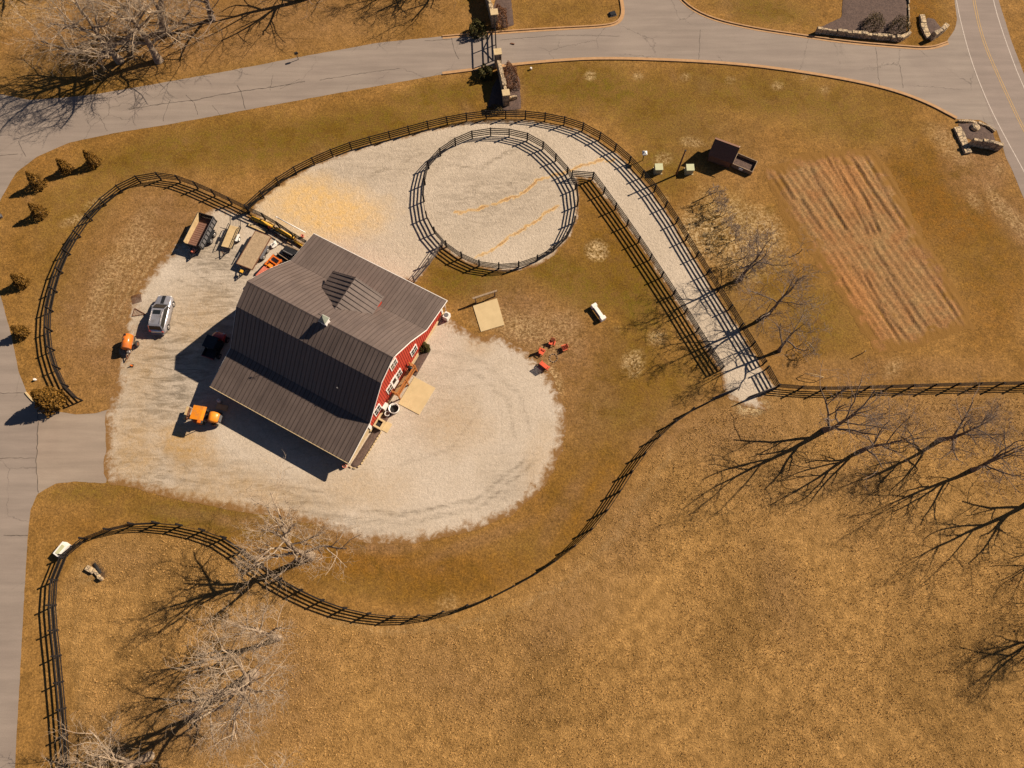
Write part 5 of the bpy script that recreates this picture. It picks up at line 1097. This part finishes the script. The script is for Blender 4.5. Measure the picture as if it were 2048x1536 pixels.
# orange tank trailer
tk = thing('tank_trailer', 'orange tank on a small wheeled trailer at the gravel edge by the silver car', 'trailer', at(264, 690), R(90))
MB().tube([(-.8, 0, .95), (-.74, 0, .95), (.74, 0, .95), (.8, 0, .95)], [.40, .5, .5, .40], 20).obj('tank', 'orange', tk); MB().box((.62, .1, 1.42), (.22, .26, .12)).obj('cap', 'black', tk, bevel=.02); MB().tube([(.15, .12, 1.4), (.15, .12, 1.47)], .08, 10).obj('filler', 'rust', tk)
MB().box((0, .42, .42), (1.7, .06, .08)).box((0, -.42, .42), (1.7, .06, .08)).box((-.7, 0, .42), (.06, .8, .08)).obj('frame', 'black', tk); tyre_pair(tk, 0, .72, .34, .18, 'rust')
MB().bar((-.85, .3, .42), (-1.8, 0, .42), .06).bar((-.85, -.3, .42), (-1.8, 0, .42), .06).obj('drawbar', 'rust', tk); MB().box((-1.0, -.15, .6), (.25, .35, .3)).obj('pump', 'chrome', tk, bevel=.04)
# orange compact tractor south west of the barn
ct = thing('orange_tractor', 'orange compact tractor with flat canopy on the gravel by the barn corner', 'tractor', at(415, 836), heading((380, 828), (437, 838)))
MB().loft([[(x, -w_, .75), (x, -w_, h_ - .12), (x, -w_ * .7, h_), (x, w_ * .7, h_), (x, w_, h_ - .12), (x, w_, .75)] for x, w_, h_ in ((.75, .52, 1.42), (1.1, .55, 1.40), (1.5, .50, 1.30), (1.68, .38, 1.1))]).obj('hood', 'orange2', ct)
MB().box((1.72, 0, .85), (.12, .75, .5)).obj('grille', 'grey', ct, bevel=.04)
MB().box((.3, 0, .65), (1.9, .5, .35)).obj('chassis', 'black', ct); MB().box((-.25, 0, 1.05), (.5, .55, .14)).box((-.5, 0, 1.3), (.12, .55, .45)).obj('seat', 'black', ct, bevel=.03); MB().tube([(.28, 0, 1.0), (.16, 0, 1.4)], .03, 6).obj('steering_column', 'black', ct)
cn = MB().prism([(-.75, 2.05), (.35, 2.16), (.62, 2.10), (.62, 2.04), (.35, 2.08), (-.75, 1.97)], 1, -.72, .72).obj('canopy', 'orange2', ct)
for sx in (-.6, .5):
    for sg in (-1, 1): MB().box((sx, sg * .62, 1.45), (.06, .06, 1.2)).obj('canopy_post', 'black', ct)
for sg in (-1, 1):
    add_wheel(ct, (-.4, sg * .68, .55), .55, .32, 'orange'); add_wheel(ct, (1.15, sg * .62, .36), .36, .22, 'orange'); MB().box((-.4, sg * .68, 1.15), (.8, .34, .06)).obj('fender', 'orange', ct, bevel=.02)
    MB().bar((-.9, sg * .45, .7), (-1.75, sg * .55, .55), .08).obj('lift_arm', 'rust', ct)
MB().box((-1.95, 0, .8), (.22, 1.35, .1)).obj('implement_bar', 'lightplank', ct); MB().box((-1.9, 0, .45), (.12, 1.3, .5)).obj('blade', 'rust', ct)
# black and red utility vehicle in the barn's shadow
ang = math.atan2(*(at(449, 668, 1) - at(430, 706, 1)).yx)
uv = thing('utility_vehicle', 'black side by side utility vehicle with red hood in the barn shadow', 'utility vehicle', at(437, 694), ang)
MB().loft([[(x, -w_, .45), (x, -w_, h_ - .1), (x, -w_ * .7, h_), (x, w_ * .7, h_), (x, w_, h_ - .1), (x, w_, .45)] for x, w_, h_ in ((.55, .66, 1.15), (.9, .66, 1.12), (1.25, .55, 1.0), (1.42, .4, .8))]).obj('hood', 'redp', uv)
MB().box((0, 0, .5), (2.5, 1.3, .3)).obj('chassis', 'black', uv, bevel=.03); MB().box((-.15, 0, 1.9), (1.35, 1.35, .08)).obj('roof', 'black', uv, bevel=.03)
for sx in (-.75, .5):
    for sg in (-1, 1): MB().bar((sx, sg * .62, .6), (sx * .95, sg * .6, 1.88), .06).obj('roll_bar', 'black', uv)
MB().box((-1.66, 0, 1.1), (.07, 1.35, .08)).obj('bed_rail', 'redp', uv); MB().box((-.25, 0, .85), (.5, 1.15, .3)).box((-.5, 0, 1.15), (.14, 1.15, .5)).obj('seat', 'black', uv, bevel=.04)
MB().box((-1.15, 0, .85), (.95, 1.3, .06)).box((-1.6, 0, 1.0), (.06, 1.3, .35)).obj('cargo_bed', 'black', uv)
for sg in (-1, 1):
    MB().box((-1.15, sg * .63, 1.0), (.95, .05, .34)).obj('bed_side', 'black', uv); add_wheel(uv, (-1.0, sg * .68, .33), .33, .26, 'grey'); add_wheel(uv, (.95, sg * .68, .33), .33, .26, 'grey')
    MB().box((1.36, sg * .38, .92), (.12, .2, .12)).obj('headlight', 'white', uv, bevel=.02)
# things on the gravel in the shade of the lean-to
t = thing('plywood_sheet', 'tan plywood sheet lying in the barn shadow by the orange tractor', 'board', at(445, 815), heading((433, 812), (458, 818))); MB().box((0, 0, .12), (1.2, .6, .06)).obj('panel', 'lightplank', t); MB().box((0, 0, .05), (1.0, .5, .08)).obj('block', 'wood', t)
t = thing('water_jug', 'pale grey jug standing under the lean-to eave by the plywood sheet', 'jug', at(440, 803)); MB().tube([(0, 0, 0), (0, 0, .4), (0, 0, .5)], [.2, .2, .08], 12).obj('body', 'white', t); MB().tube([(0, 0, .5), (0, 0, .57)], .05, 8).obj('cap', 'grey', t)
t = thing('clay_pot', 'small reddish pot at the south east barn corner on the gravel', 'pot', at(690, 933)); pot(.16, .22, .35, 14).obj('pot', 'salmon', t); MB().tube([(0, 0, .25), (0, 0, .28)], .17, 12).obj('soil', 'mulch', t)
t = thing('traffic_cone', 'small orange cone on the gravel below the orange tank trailer', 'cone', at(264, 732)); MB().tube([(0, 0, .03), (0, 0, .4)], [.13, .03], 10).obj('cone', 'orange', t); MB().box((0, 0, .02), (.34, .34, .04)).obj('base', 'black', t)
print('objects', len(COL.objects))
